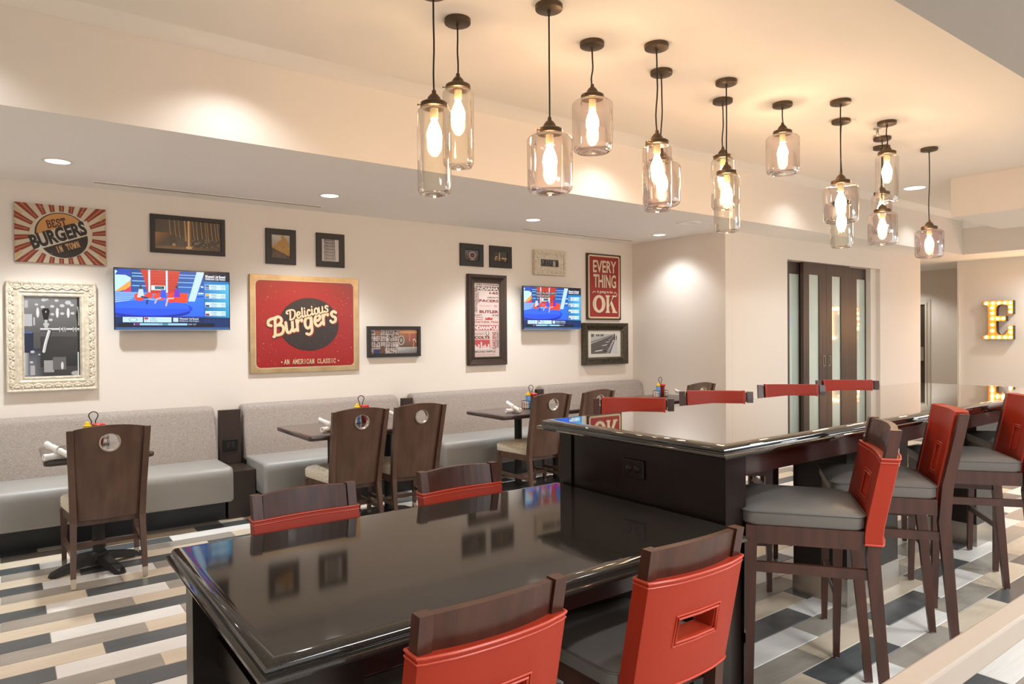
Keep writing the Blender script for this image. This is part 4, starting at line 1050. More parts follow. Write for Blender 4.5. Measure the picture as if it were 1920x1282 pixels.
# --- simple black-framed pictures
def simple(name, label, X0, X1, Z0, Z1, fw, draw, depth=.02, m=None, matw=0, matc=(245, 242, 234)):
    t, W, H = hang(name, label, 'picture', X0, X1, Z0, Z1, depth)
    frame(t, W, H, [(0, depth), (0, .001), (.002, 0), (fw-.002, 0), (fw, .003), (fw, depth*.7)], m or M_frame)
    w, h = W-2*fw, H-2*fw; backing(t, w+.004, h+.004, depth*.5, depth-.0005, M_frame)
    s = Sheet(w, h); draw(s, w, h); s.build('photo_print', M_pglass, t, (0, depth*.5-.0006, 0)); return t
def d_brass(s, w, h):
    s.grad(0, 0, w, h, (60, 42, 24), (20, 14, 9), (72, 60, 52), (96, 84, 74)); s.grad(0, 0, .3*w, .55*h, (70, 44, 18), (40, 26, 14), (64, 48, 34), (190, 128, 60))
    s.grad(.0, 0, w, .12*h, (150, 100, 40), (30, 20, 10), (40, 28, 16), (80, 56, 26))
    s.stroke([(.44*w, h), (.46*w, .3*h)], .02*w, (214, 166, 100), rnd=False); s.rect(.475*w, .08*h, .54*w, h, (150, 104, 50)); s.rect(.49*w, .08*h, .512*w, h, (248, 210, 150)); s.ell(.505*w, .08*h, .05*w, .05*h, (236, 196, 120), 14)
    for x, y0, y1 in ((.22, .85, .5), (.3, .8, .45), (.36, .8, .42), (.58, .7, .35), (.63, .9, .35), (.7, .88, .4), (.765, .85, .35), (.8, .82, .3), (.86, .8, .35), (.92, .78, .36), (.96, .76, .4)): s.stroke([((x-.02)*w, y1*h+.3*h*0+y0*h*0+h*.0+y0*h-y0*h+y1*h*0+y0*h*1.0-.0), (x*w, (y0+y1)/2*h), ((x+.015)*w, y1*h)], .008*w, (222, 168, 96), smooth=3)
    s.ell(.27*w, .22*h, .05*w, .12*h, (26, 20, 15), 16); s.ell(.28*w, .16*h, .03*w, .05*h, (200, 150, 80), 12)
    for k in range(46): x = random.uniform(.55, .99); y = random.uniform(.06, .38); s.rect(x*w, y*h, x*w+.006, y*h+.004, random.choice([(250, 214, 150), (190, 140, 70), (240, 230, 210), (60, 40, 20)]))
simple('dark_picture', 'dark wide picture of golden beer taps above the large television', .984, 1.579, 2.193, 2.515, .036, d_brass)
def d_grain(s, w, h):
    s.grad(0, 0, w, h, (120, 84, 50), (96, 66, 40), (214, 206, 196), (222, 216, 208)); s.poly([(0, 0), (w, 0), (w, .12*h), (0, .45*h)], (76, 54, 38))
    s.poly([(0, .45*h), (w, .1*h), (w, .5*h), (.8*w, .85*h), (.62*w, h), (.5*w, .95*h), (.55*w, .8*h), (.2*w, .6*h)], (196, 148, 70))
    for k in range(150):
        u = random.random(); x = random.random()*w; y = (.1+.35*(1-x/w)+random.random()*(.35+.2*x/w))*h; s.ell(x, y, .02*w, .011*h, random.choice([(232, 190, 104), (176, 122, 48), (244, 214, 140), (120, 78, 34)]), 6)
    for k in range(30): x = random.random()*w; s.ell(x, random.random()*.3*h*(1-.6*x/w), .02*w, .01*h, random.choice([(46, 30, 22), (150, 110, 70)]), 6)
simple('dark_picture', 'small black framed golden grain picture, upper left of the red burger poster', 1.932, 2.212, 2.152, 2.478, .055, d_grain)
def d_tower(s, w, h):
    s.rect(0, 0, w, h, (222, 214, 210)); cx = .5
    for k in range(7):
        y = .03+k*.138; dx = .02*math.sin(k); L, R = .12+.015*k*0+.02*(k % 2), .80-.02*k*.4
        s.rect(L*w, (y+.118)*h, R*w, (y+.130)*h, (40, 34, 32)); s.stroke([(L*w, (y+.02)*h), ((L+R)/2*w, (y-.01)*h), (R*w, (y+.02)*h)], .016*h, (60, 52, 48), smooth=4)
        for q in range(9): x = L+(R-L)*(q+.3)/9; s.rect(x*w, (y+.035)*h, (x+.035)*w, (y+.10)*h, (44, 38, 36)); s.ell((x+.017)*w, (y+.1)*h, .0175*w, .014*h, (44, 38, 36), 8)
simple('dark_picture', 'small black framed arcaded tower picture, upper right above the red burger poster', 2.409, 2.693, 2.151, 2.4755, .055, d_tower)
def d_tank(s, w, h):
    s.rect(0, 0, w, h, (196, 176, 168))
    for k in range(11): x = .55*w*k/11; s.rect(x, 0, x+random.uniform(.003, .006), h, (40, 30, 26))
    for y in (.25, .5, .74): s.rect(0, y*h, .58*w, (y+.03)*h, (44, 34, 30)); s.rect(0, (y+.035)*h, .58*w, (y+.05)*h, (240, 228, 220))
    for k in range(110): x = random.random()*.55; y = random.random(); q = random.uniform(.01, .045); s.rect(x*w, y*h, (x+q)*w, (y+random.uniform(.01, .08))*h, random.choice([(240, 226, 220), (60, 44, 38), (150, 112, 96), (214, 190, 184), (90, 66, 56)]))
    s.rect(.06*w, .0, .19*w, .18*h, (52, 52, 110)); s.poly([(.2*w, 0), (.3*w, 0), (.28*w, .33*h), (.2*w, .3*h)], (110, 74, 50)); s.stroke([(.31*w, 0), (.34*w, .4*h), (.35*w, .8*h)], .012*w, (240, 234, 230))
    s.rect(.1*w, .78*h, .2*w, h, (166, 96, 60)); s.grad(.6*w, 0, w, h, (120, 96, 70), (110, 88, 60), (150, 96, 60), (190, 130, 96))
    s.ell(.8*w, .9*h, .22*w, .1*h, (212, 132, 78), 24); s.ell(.8*w, .915*h, .2*w, .05*h, (244, 180, 120), 24); s.grad(.62*w, .25*h, .98*w, .82*h, (96, 88, 66), (90, 76, 52), (190, 96, 76), (176, 120, 84))
    s.rect(.82*w, .5*h, .84*w, .85*h, (236, 140, 120)); s.rect(.9*w, .15*h, .93*w, .6*h, (206, 120, 70)); s.grad(.56*w, 0, w, .24*h, (150, 144, 140), (120, 116, 106), (170, 166, 160), (210, 208, 206)); s.rect(.58*w, .235*h, w, .255*h, (226, 206, 160))
    s.ell(.645*w, .55*h, .07*w, .2*h, (226, 208, 190), 24); s.ell(.645*w, .55*h, .052*w, .16*h, (90, 74, 64), 24); s.ell(.645*w, .55*h, .03*w, .1*h, (180, 164, 150), 16); s.stroke([(.9*w, .55*h), (.94*w, .6*h), (.97*w, .48*h)], .014*w, (236, 230, 226), smooth=3)
simple('dark_picture', 'black framed brewery kettle photo right of the red burger poster', 2.934, 3.533, 1.2645, 1.579, .035, d_tank, depth=.04)
def d_gauge(s, w, h):
    s.rect(0, 0, w, h, (52, 50, 56)); 
    for k in range(13): s.rect(.0, (.1+.065*k)*h, w, (.125+.065*k)*h, (150, 152, 168) if k > 5 else (120, 100, 96))
    s.rect(0, 0, w, .12*h, (28, 26, 26)); s.ell(.55*w, .5*h, .27*w, .33*h, (96, 30, 34), 28); s.ell(.55*w, .49*h, .25*w, .31*h, (232, 190, 186), 28); s.ell(.55*w, .49*h, .19*w, .24*h, (52, 44, 40), 28)
    for k in range(10): a = k*.63; s.stroke([(.55*w, .49*h), (.55*w+.15*w*math.cos(a), .49*h+.19*h*math.sin(a))], .01*w, (120, 110, 100))
    s.ell(.55*w, .08*h, .2*w, .03*h, (214, 208, 200), 14)
simple('dark_picture', 'small square black picture of a round gauge above the word poster', 4.033, 4.342, 2.2485, 2.498, .065, d_gauge)
def d_tap(s, w, h):
    s.grad(0, 0, w, h, (40, 34, 30), (44, 38, 32), (84, 82, 78), (78, 76, 72)); s.rect(.02*w, .3*h, .98*w, .36*h, (200, 130, 60)); s.rect(.02*w, .33*h, .98*w, .345*h, (252, 220, 160))
    s.poly([(.36*w, .35*h), (.46*w, .35*h), (.43*w, .93*h), (.39*w, .93*h)], (226, 176, 104)); s.rect(.4*w, .4*h, .415*w, .9*h, (255, 244, 214))
    for x, y in ((.12, .45), (.2, .52), (.1, .22), (.4, .2), (.66, .42), (.74, .38), (.88, .4), (.95, .3)): s.ell(x*w, y*h, .06*w, .06*h, (232, 184, 116), 12)
    s.stroke([(.22*w, .3*h), (.26*w, .1*h)], .06*w, (120, 84, 50)); s.stroke([(.76*w, .3*h), (.88*w, .1*h)], .045*w, (180, 150, 110))
simple('dark_picture', 'small square black picture of a golden tap, right of the gauge picture', 4.4275, 4.737, 2.2515, 2.499, .065, d_tap)

# --- 3 red burger poster
def letter(s, key, x, y, h, wd, col, shear=.0, rot=0, sx=1.0):
    """brush-script strokes in x-height units"""
    G = {'B': [[(.0,1.0),(-.25,1.15),(-.2,1.5),(.2,1.62),(.5,1.55)], [(.42,1.55),(.36,.8),(.25,.05),(.12,-.05)], [(.3,1.6),(.75,1.68),(1.02,1.4),(.9,1.05),(.5,.9)], [(.55,.92),(1.0,.82),(1.12,.42),(.9,.06),(.5,.02),(.3,.1)]],
         'D': [[(.0,1.1),(-.2,1.2),(-.12,1.5),(.25,1.6),(.7,1.6),(1.15,1.35),(1.22,.8),(1.0,.25),(.6,.02),(.25,.05)], [(.42,1.5),(.38,.7),(.28,.05)]],
         'u': [[(.05,1.0),(.05,.4),(.12,.05),(.38,.02),(.62,.3)], [(.68,1.0),(.64,.2),(.75,.03),(.95,.15)]],
         'r': [[(.08,1.0),(.1,.5),(.08,.0)], [(.12,.65),(.3,.95),(.55,1.0),(.58,.8)]],
         'g': [[(.7,.85),(.4,1.02),(.12,.8),(.08,.3),(.3,.0),(.6,.2),(.72,.9)], [(.74,.95),(.72,.2),(.66,-.4),(.4,-.62),(.12,-.48)]],
         'e': [[(.12,.5),(.5,.55),(.66,.82),(.45,1.02),(.18,.85),(.08,.4),(.26,.03),(.55,.04),(.78,.25)]],
         's': [[(.66,.86),(.42,1.04),(.16,.86),(.3,.58),(.56,.40),(.5,.06),(.2,.0),(.02,.2)]],
         'l': [[(.22,1.55),(.16,.6),(.2,.05),(.42,.1)]], 'i': [[(.15,1.0),(.13,.25),(.22,.03),(.42,.15)], [(.16,1.38),(.17,1.4)]],
         'c': [[(.58,.8),(.42,1.02),(.15,.85),(.08,.4),(.25,.03),(.55,.06),(.72,.25)]], 'o': [[(.4,1.02),(.12,.8),(.1,.3),(.36,.0),(.64,.25),(.66,.75),(.4,1.02)]]}[key]
    cr, sr = math.cos(math.radians(rot)), math.sin(math.radians(rot))
    for st in G: s.stroke([(x+(u*sx+shear*v)*h*cr-v*h*sr, y+(u*sx+shear*v)*h*sr+v*h*cr) for u, v in st], wd, col, smooth=4)
def script(s, word, x, y, h, adv, wd, col, rot, shear=.12):
    cr, sr = math.cos(math.radians(rot)), math.sin(math.radians(rot)); u = 0
    for ch in word: letter(s, ch, x+u*cr, y+u*sr, h, wd, col, shear, rot); u += adv[ch]*h
ADV = {'B': 1.35, 'D': 1.4, 'u': 1.02, 'r': .8, 'g': .98, 'e': .86, 's': .8, 'l': .48, 'i': .5, 'c': .78, 'o': .84}
t, W, H = hang('burger_poster', 'red metal poster reading Delicious Burgers with gold border', 'poster', 1.783, 2.83, 1.144, 2.0485, .022)
backing(t, W, H, 0, .021, mat('gold_metal', (196, 160, 104), .28, metal=.7))
b = NB(); box(b, -W/2, W/2, -.003, -.0002, -H/2, H/2, .0014, 1); mesh_obj('gold_sheet', b, mat('gold_border_metal', (198, 172, 130), .32, metal=.6, noise=(176, 146, 104), bscale=6), t)
s = Sheet(W, H)
s.poly([(W/2+x, H/2+y) for x, y in rrect(W-.09, H-.085, .045, 6)], (232, 214, 172)); s.poly([(W/2+x, H/2+y) for x, y in rrect(W-.104, H-.10, .042, 6)], (178, 30, 24)); 
for k in range(170):
    x = random.choice([random.uniform(.07, W-.07), random.uniform(.07, .25), random.uniform(W-.25, W-.07)]); y = random.uniform(.07, H-.08); q = random.uniform(.001, .006); a = random.random()*PI
    s.poly([(x+q*math.cos(a+j)*random.uniform(.4, 1.2), y+q*math.sin(a+j)) for j in (0, 1.5, 2.9, 4.4)], random.choice([(214, 120, 84), (226, 160, 120), (206, 84, 60)]))
s.ell(W*.525, H*.50, W*.275, H*.275, (58, 42, 36), 60)
for k in range(40): a = random.random()*2*PI; q = random.random()**.5; x, y = W*.525+W*.26*q*math.cos(a), H*.5+H*.26*q*math.sin(a); s.rect(x, y, x+random.uniform(.002, .007), y+.0025, (176, 140, 110))
R1 = 13
script(s, 'Burgers', W*.195, H*.365, .098, ADV, .031, (150, 40, 34), R1); script(s, 'Burgers', W*.188, H*.373, .098, ADV, .0265, (244, 222, 176), R1)
script(s, 'Delicious', W*.335, H*.533, .056, ADV, .0172, (150, 44, 36), R1); script(s, 'Delicious', W*.33, H*.538, .056, ADV, .0148, (244, 222, 176), R1)
slab(s, 'AN AMERICAN CLASSIC', W*.285, H*.085, H*.052, W*.48, (240, 214, 172), .0055)
for x in (.265, .79):
    P = []
    for k in range(10): a = PI/2+k*PI/5; q = .011 if k % 2 == 0 else .0045; P.append((x*W+q*math.cos(a), H*.11+q*math.sin(a)))
    s.poly(P, (240, 214, 172))
s.build('printed_face', M_pglass, t, (0, -.0032, 0))

# --- word poster in bronze frame
t, W, H = hang('word_poster', 'tall bronze-framed red and cream poster of Indiana place words', 'picture', 4.134, 4.666, 1.1435, 2.165, .045)
fw = .094
frame(t, W, H, [(0, .045), (0, .008), (.008, 0), (.03, .004), (.055, .02), (.07, .026), (.082, .020), (fw, .022), (fw, .04)], M_frameb)
w, h = W-2*fw, H-2*fw; backing(t, w+.01, h+.01, .035, .0445, M_frame)
s = Sheet(w, h); s.rect(0, 0, w, h, (226, 204, 194)); DR, MR, BK, PK = (132, 24, 32), (176, 44, 50), (92, 60, 56), (214, 160, 156)
def row(t_, y0, y1, x0=.2, x1=.99, col=DR, bold=.04, bg=None, rot=0):
    if bg: s.rect(x0*w, y0*h, x1*w, y1*h, bg)
    s.text(t_, (x0+.01)*w, (y0+.006)*h, (y1-y0-.012)*h, col, w=(x1-x0-.02)*w, bold=bold)
row('PIKE TOWNSHIP', .962, .99, .1, .99, BK); row('INDIANA', .90, .955, .1, .99, (244, 230, 220), .03, BK); row('I-65', .845, .892, .6, .98, DR, .04); row('SOUTHPORT', .828, .842, .56, .98, PK); row('HEIGHTS', .79, .822, .52, .98, BK)
row('PACERS', .735, .785, .2, .99, DR, .04); row('MERIDIAN KESSLER', .715, .73, .2, .99, PK); row('MONUMENT', .67, .71, .2, .72, PK, .03); s.ell(.86*w, .69*h, .08*w, .02*h, PK, 16); row('MASS AVE DISTRICT', .645, .662, .2, .99, PK)
row('BUTLER', .585, .638, .2, .99, DR, .045); row('INDY', .548, .58, .0, .33, BK, .03); row('500', .50, .54, .0, .33, (244, 228, 220), .05, MR); row('AVE', .545, .582, .7, .99, BK, .03); row('LAWRENCE', .52, .54, .5, .99, PK); s.poly([(.45*w, .50*h), (.72*w, .50*h), (.74*w, .53*h), (.65*w, .522*h), (.58*w, .54*h), (.52*w, .522*h), (.43*w, .53*h)], (190, 60, 60))
row('CULTURAL TRAIL', .452, .492, .0, .99, MR, .03); row('CENTER TOWNSHIP MONUMENT', .432, .446, 0, .99, PK)
row('NDIANAPOLIS', .36, .428, .0, .99, (246, 232, 224), .05, MR); row('WHOLESALE', .325, .345, .02, .42, PK); row('DISTRICT', .295, .322, .02, .42, BK, .02); s.stroke([(.47*w, .34*h), (.46*w, .305*h), (.52*w, .292*h), (.58*w, .305*h), (.57*w, .34*h)], .02*w, BK, smooth=3)
row('COLTS', .235, .288, .0, .62, DR, .05); s.rect(.0, .12*h, .62*w, .23*h, (200, 76, 76))
for x, q in ((.02, .16), (.08, .14), (.15, .17), (.25, .2), (.33, .15), (.4, .165), (.47, .14), (.54, .17)): s.rect(x*w, .10*h, (x+.05)*w, q*h, (246, 230, 224))
row('BROAD RIPPLE', .05, .088, .0, .85, BK, .02); row('FOUNTAIN SQUARE', .01, .04, .0, .85, PK)
for x0, y, L_, tx, cc, hh in ((.98, .12, .23, 'SPEEDWAY', BK, .09), (.87, .1, .24, 'GARDENS', MR, .15), (.13, .60, .36, 'NEW PALESTINE TRAIL', BK, .06), (.07, .60, .34, 'WHITE RIVER STATE PARK', DR, .055), (.19, .72, .16, 'GREENWOOD', BK, .05)): s.text(tx, x0*w, y*h, hh*w, cc, w=L_*h, rot=90, bold=.02)
s.build('photo_print', M_pglass, t, (0, .0335, 0))

# --- small ornate cream frame
t, W, H = hang('ornate_picture', 'small ornate cream frame above the second television', 'picture', 5.08, 5.574, 2.201, 2.499, .055)
fw = .105
frame(t, W, H, [(0, .055), (0, .006), (.006, 0), (.014, .002), (.03, .010), (.05, .010), (.065, .004), (.085, .016), (fw, .026), (fw, .05)], M_cream)
b = NB(); i = .033
leaf_row(b, -W/2+i, H/2-i, W/2-i, H/2-i, 6, .062, -1); leaf_row(b, -W/2+i, -H/2+i, W/2-i, -H/2+i, 6, .062, 1); leaf_row(b, -W/2+i, -H/2+i, -W/2+i, H/2-i, 4, .062, 1); leaf_row(b, W/2-i, -H/2+i, W/2-i, H/2-i, 4, .062, -1)
o = mesh_obj('carved_leaves', b, M_cream, t); o['kind'] = 'stuff'
w, h = W-2*fw, H-2*fw; backing(t, w+.01, h+.01, .04, .0545, M_frame)
s = Sheet(w, h); s.rect(0, 0, w, h, (84, 76, 72)); s.rect(0, .2*h, w, .75*h, (56, 50, 48))
for k in range(40): x = random.random(); s.rect(x*w, random.uniform(.1, .7)*h, x*w+.004, random.uniform(.72, .95)*h, random.choice([(150, 140, 130), (40, 36, 34), (180, 170, 160)]))
s.rect(.72*w, .1*h, .84*w, .85*h, (196, 190, 182)); s.build('photo_print', M_pglass, t, (0, .0385, 0))

# --- EVERYTHING IS GOING TO BE OK
t, W, H = hang('motto_sign', 'tall red sign reading EVERYTHING is going to be OK', 'sign', 5.914, 6.512, 1.6705, 2.513, .025)
backing(t, W, H, 0, .024, mat('rusty_edge', (70, 50, 34), .6))
s = Sheet(W, H); s.rect(0, 0, W, H, (74, 52, 34)); 
P = [(W/2+x, H/2+y) for x, y in rrect(W-.04, H-.035, .03, 5)]; s.poly(P, (242, 222, 182)); s.poly([(W/2+x, H/2+y) for x, y in rrect(W-.082, H-.075, .012, 3)], (172, 44, 40))
for k in range(26): a = random.choice([(random.uniform(0, W), 0), (random.uniform(0, W), H), (0, random.uniform(0, H)), (W, random.uniform(0, H))]); s.ell(min(max(a[0], .008), W-.008), min(max(a[1], .006), H-.006), .008, .006, (74, 52, 34), 7)
def big(tx, y0, h_, x0, x1, col=(244, 226, 190), bold=.02):
    s.text(tx, x0*W+.006, y0*H-.004, h_*H, (130, 26, 26), w=(x1-x0)*W, bold=bold); s.text(tx, x0*W, y0*H, h_*H, col, w=(x1-x0)*W, bold=bold)
big('EVERY', .715, .185, .17, .86); big('THING', .485, .205, .18, .85)
s.text('is going to be', .28*W, .395*H, .052*H, (244, 226, 190), w=.46*W, bold=.03, shear=.2)
for x, f in ((.15, 1), (.79, -1)): s.stroke([(x*W, .405*H), ((x+.04)*W, .425*H), ((x+.09)*W, (.40+.02*f)*H)], .009, (244, 226, 190), smooth=3)
cx, cy = .34*W, .24*H
for dx, col in ((.006, (120, 24, 24)), (0, (244, 226, 190))):
    s.ell(cx+dx, cy-dx, .185*W, .135*H, col, 36); s.ell(cx+dx, cy-dx, .085*W, .095*H, (172, 44, 40), 30)
    k0 = .56*W+dx; yb, yt = .105*H-dx, .375*H-dx
    s.rects([(k0, yb, k0+.075*W, yt), (k0-.03*W, yb, k0+.10*W, yb+.022*H), (k0-.03*W, yt-.022*H, k0+.10*W, yt), (k0+.17*W, yt-.022*H, k0+.30*W, yt), (k0+.17*W, yb, k0+.32*W, yb+.022*H)], col)
    s.poly([(k0+.20*W, yt), (k0+.25*W, yt), (k0+.085*W, cy-.01*H), (k0+.07*W, cy-.05*H)], col); s.poly([(k0+.11*W, cy+.02*H), (k0+.16*W, cy+.05*H), (k0+.30*W, yb), (k0+.20*W, yb)], col)
s.stroke([(cx-.135*W, cy-.06*H), (cx-.145*W, cy), (cx-.135*W, cy+.06*H)], .004, (120, 60, 50), smooth=3); s.stroke([(cx+.135*W, cy-.06*H), (cx+.145*W, cy), (cx+.135*W, cy+.06*H)], .004, (60, 40, 36), smooth=3)
s.build('printed_face', M_print, t, (0, -.0005, 0))

# --- diner photo in ribbed pewter frame
t, W, H = hang('diner_picture', 'ribbed pewter frame with black and white diner counter photo', 'picture', 5.868, 6.652, 1.0925, 1.6295, .07)
fw = .095
frame(t, W, H, [(0, .07), (0, .01), (.006, 0), (.03, .004), (.07, .03), (fw, .042), (fw, .06)], M_pewter)
b = NB()
def rib(x, z, vert):
    if vert: hexa(b, [(x-.005, .0, z), (x+.005, .0, z), (x+.005, .006, z), (x-.005, .006, z)]*1+[(x-.005, .03, z), (x+.005, .03, z), (x+.005, .036, z), (x-.005, .036, z)])
n = 46
for k in range(n):
    u = -W/2+.02+(W-.04)*k/(n-1); m_ = max(0, .088-max(0, .088-(W/2-abs(u))))
    for sg in (-1, 1): tube(b, [(u, .002, sg*(H/2-.012)), (u, .004, sg*(H/2-.03)), (u, .026, sg*(H/2-m_*.8-.004))], .0048, 5)
n = 32
for k in range(n):
    u = -H/2+.02+(H-.04)*k/(n-1); m_ = min(.088, H/2-abs(u))
    for sg in (-1, 1): tube(b, [(sg*(W/2-.012), .002, u), (sg*(W/2-.03), .004, u), (sg*(W/2-m_*.8-.004), .026, u)], .0048, 5)
o = mesh_obj('ribs', b, M_pewter, t, True); o['kind'] = 'stuff'
w, h = W-2*fw, H-2*fw; backing(t, w+.01, h+.01, .055, .0695, M_frame)
s = Sheet(w, h); s.rect(0, 0, w, h, (246, 242, 230)); x0, x1, y0, y1 = .1*w, .9*w, .13*h, .87*h; pw, ph = x1-x0, y1-y0
q = lambda u, v: (x0+u*pw, y0+v*ph)
s.grad(x0, y0, x1, y1, (104, 98, 96), (170, 170, 172), (236, 236, 238), (214, 212, 210)); s.poly([q(0, .5), q(.85, .95), q(.85, 1), q(0, 1)], (206, 204, 202)); s.poly([q(0, .85), q(.1, .85), q(.12, 1), q(0, 1)], (120, 116, 114))
for k, x in enumerate((.2, .27, .36, .42)): s.rect(*q(x, .88), *q(x+.04, .98), (50, 46, 44))
s.poly([q(0, .62), q(.85, .98), q(.85, .92), q(0, .55)], (150, 146, 144)); s.poly([q(0, 0), q(.55, 0), q(.9, .85), q(.8, .9), q(0, .5)], (112, 106, 104)); s.poly([q(.68, 0), q(1, 0), q(1, .62), q(.93, .66)], (226, 228, 230)); s.poly([q(.68, 0), q(.72, 0), q(.88, .6), q(.85, .6)], (70, 66, 64))
for u, v, r in ((.28, .14, .16), (.5, .42, .11), (.62, .58, .08), (.7, .7, .055), (.77, .78, .04), (.82, .84, .03)): s.poly([q(u-r, v-r*.3), q(u+r*.8, v), q(u+r, v+r*.5), q(u-r*.5, v+r*.2)], (226, 224, 222)); s.poly([q(u-r*.6, v+r*.2), q(u+r, v+r*.5), q(u+r, v+r*.65), q(u-r*.4, v+r*.45)], (36, 34, 32)); s.ell(*q(u+r*1.6, v-.02), r*.35*pw, r*.2*ph, (60, 56, 54), 12)
s.rect(*q(.86, .66), *q(.9, 1), (40, 36, 34)); s.rect(*q(.94, .7), *q(.97, .9), (60, 56, 54)); s.build('photo_print', M_pglass, t, (0, .0535, 0))

# ================================================================ TELEVISIONS
def tvset(name, label, X0, X1, Z0, Z1, caption=False, loc=None, rz=0, wh=None):
    if loc: t = thing(name, label, 'television', loc, rz); W, H = wh
    else: t, W, H = hang(name, label, 'television', X0, X1, Z0, Z1, .045, .07)
    b = NB(); box(b, -W/2, W/2, .003, .03, -H/2, H/2, .004); box(b, -W*.36, W*.36, .03, .046, -H*.36, H*.3, .006); mesh_obj('case', b, mat('glossy_black_case', (10, 10, 12), .15), t)
    b = NB(); box(b, -.11, .11, .0465, .112, -.09, .09); mesh_obj('wall_bracket', b, M_iron, t)
    b = NB(); box(b, -W/2, W/2, 0, .0028, -H/2, -H/2+.006); box(b, -.03, .03, -.0015, -.0001, -H/2+.0005, -H/2+.005); mesh_obj('bottom_trim', b, mat('silver_trim', (150, 160, 176), .3, metal=.6), t)
    w, h = W-.016, H-.022; s = Sheet(w, h); Q = lambda L_, c: s.poly([(u*w, v*h) for u, v in L_], c); Rr = lambda a, b_, c, d, col: s.rect(a*w, b_*h, c*w, d*h, col)
    s.rect(0, 0, w, h, (20, 70, 190)); s.grad(0, .22*h, w, .62*h, (60, 110, 240), (30, 100, 235), (30, 120, 220), (90, 150, 240)); s.grad(.0, .62*h, w, h, (14, 70, 150), (30, 110, 210), (20, 80, 170), (16, 60, 130))
    for y in (.72, .8, .88, .93): Rr(.14, y, .26, y+.012, (150, 220, 250)); Rr(.52, y, .7, y+.012, (140, 205, 250))
    Q([(0, .62), (0, .98), (.13, .86), (.13, .80)], (190, 226, 246)); Q([(0, .62), (.13, .82), (.13, .68), (.03, .62)], (232, 164, 60)); Q([(.06, .62), (.13, .72), (.13, .62)], (216, 40, 80)); Q([(0, .9), (.04, 1), (.12, 1), (.13, .9)], (30, 70, 180))
    for k in range(6): Q([(0, .6-.035*k), (.2-.02*k, .605-.03*k), (.2-.02*k, .595-.03*k), (0, .59-.037*k)], (170, 200, 255))
    Q([(.21, 1), (.55, 1), (.53, .8), (.5, .6), (.27, .6), (.24, .84)], (196, 44, 20)); 
    for k in range(6): Rr(.30, .72+.05*k, .42, .725+.05*k, (120, 20, 12)); Rr(.44, .68+.05*k, .54, .684+.05*k, (110, 30, 16))
    Rr(.275, .62, .292, 1, (200, 226, 240)); Rr(.425, .62, .442, 1, (190, 220, 240)); Q([(.62, .48), (.70, 1), (.56+.12, 1), (.77, 1), (.68, .48)], (190, 222, 246))
    for k in range(7): Q([(.70+.012*k, .55+.06*k), (.76, .56+.055*k), (.76, .58+.055*k), (.70+.012*k, .575+.06*k)], (230, 244, 255) if k % 2 else (30, 60, 170))
    s.ell(.3*w, .35*h, .36*w, .14*h, (20, 60, 220), 30); s.ell(.3*w, .37*h, .33*w, .12*h, (40, 100, 250), 30); s.ell(.28*w, .30*h, .36*w, .12*h, (10, 40, 160), 30, 180, 360); s.ell(.28*w, .345*h, .36*w, .12*h, (30, 80, 235), 30, 180, 360)
    Rr(.30, .66, .42, .74, (214, 238, 236)); Rr(.33, .675, .39, .73, (50, 90, 110))
    # seats and sitting people
    s.ell(.2*w, .54*h, .045*w, .07*h, (240, 60, 26), 16); s.ell(.28*w, .56*h, .035*w, .05*h, (230, 60, 30), 16); s.ell(.37*w, .55*h, .05*w, .06*h, (236, 66, 30), 16); s.poly([(.45*w, .47*h), (.61*w, .45*h), (.62*w, .62*h), (.46*w, .62*h)], (244, 68, 24)); s.ell(.47*w, .53*h, .04*w, .08*h, (236, 60, 24), 16)
    for x, y, c in ((.21, .58, (196, 214, 220)), (.40, .58, (40, 80, 230)), (.52, .60, (110, 40, 190))): s.poly([((x-.03)*w, (y-.05)*h), ((x+.03)*w, (y-.05)*h), ((x+.02)*w, (y+.09)*h), ((x-.015)*w, (y+.09)*h)], c); s.ell(x*w, (y+.125)*h, .011*w, .03*h, (60, 40, 36), 12)
    s.stroke([(.22*w, .54*h), (.27*w, .52*h), (.26*w, .43*h)], .018*w, (24, 50, 110)); s.stroke([(.38*w, .53*h), (.345*w, .51*h), (.33*w, .44*h)], .013*w, (220, 180, 170)); s.stroke([(.49*w, .53*h), (.44*w, .52*h), (.425*w, .40*h)], .015*w, (214, 176, 180)); s.poly([(.24*w, .5*h), (.34*w, .48*h), (.36*w, .5*h), (.28*w, .52*h)], (120, 180, 240))
    # side panel
    Rr(.765, 0, 1, 1, (24, 120, 190)); s.grad(.765*w, .2*h, w, .8*h, (16, 90, 160), (40, 150, 200), (90, 190, 230), (30, 130, 200)); Rr(.765, .845, 1, 1, (12, 20, 44))
    s.text("Women's 1st Round", .775*w, .905*h, .05*h, (250, 252, 255), w=.19*w, bold=.03); s.text('Oklahoma City Region', .775*w, .855*h, .05*h, (236, 244, 255), w=.19*w, bold=.02)
    for k, (a, c, e, f) in enumerate((('ND', '27.0', 'WICHT', '24.0'), ('MINN', '22.0', 'DEP', '24.0'), ('OKLA', '26.0', 'QUIN', '31.0'), ('STAN', '24.0', 'CSN', '25.0'))):
        y = .77-.155*k; Rr(.775, y-.075, .965, y+.012, (206, 234, 246)); Rr(.775, y-.034, .965, y-.031, (90, 120, 150))
        for j, (p1, p2) in enumerate(((a, c), (e, f))): yy = y-.028-.043*j; s.text(p1, .83*w, yy*h, .026*h, (50, 80, 110), w=.05*w); s.text(p2, .925*w, yy*h, .024*h, (70, 100, 130), w=.03*w); Rr(.778, yy, .812, yy+.034, [(60, 80, 150), (110, 120, 190), (240, 160, 60), (50, 110, 190), (240, 240, 240), (40, 50, 120), (220, 220, 230), (150, 20, 60)][(2*k+j) % 8])
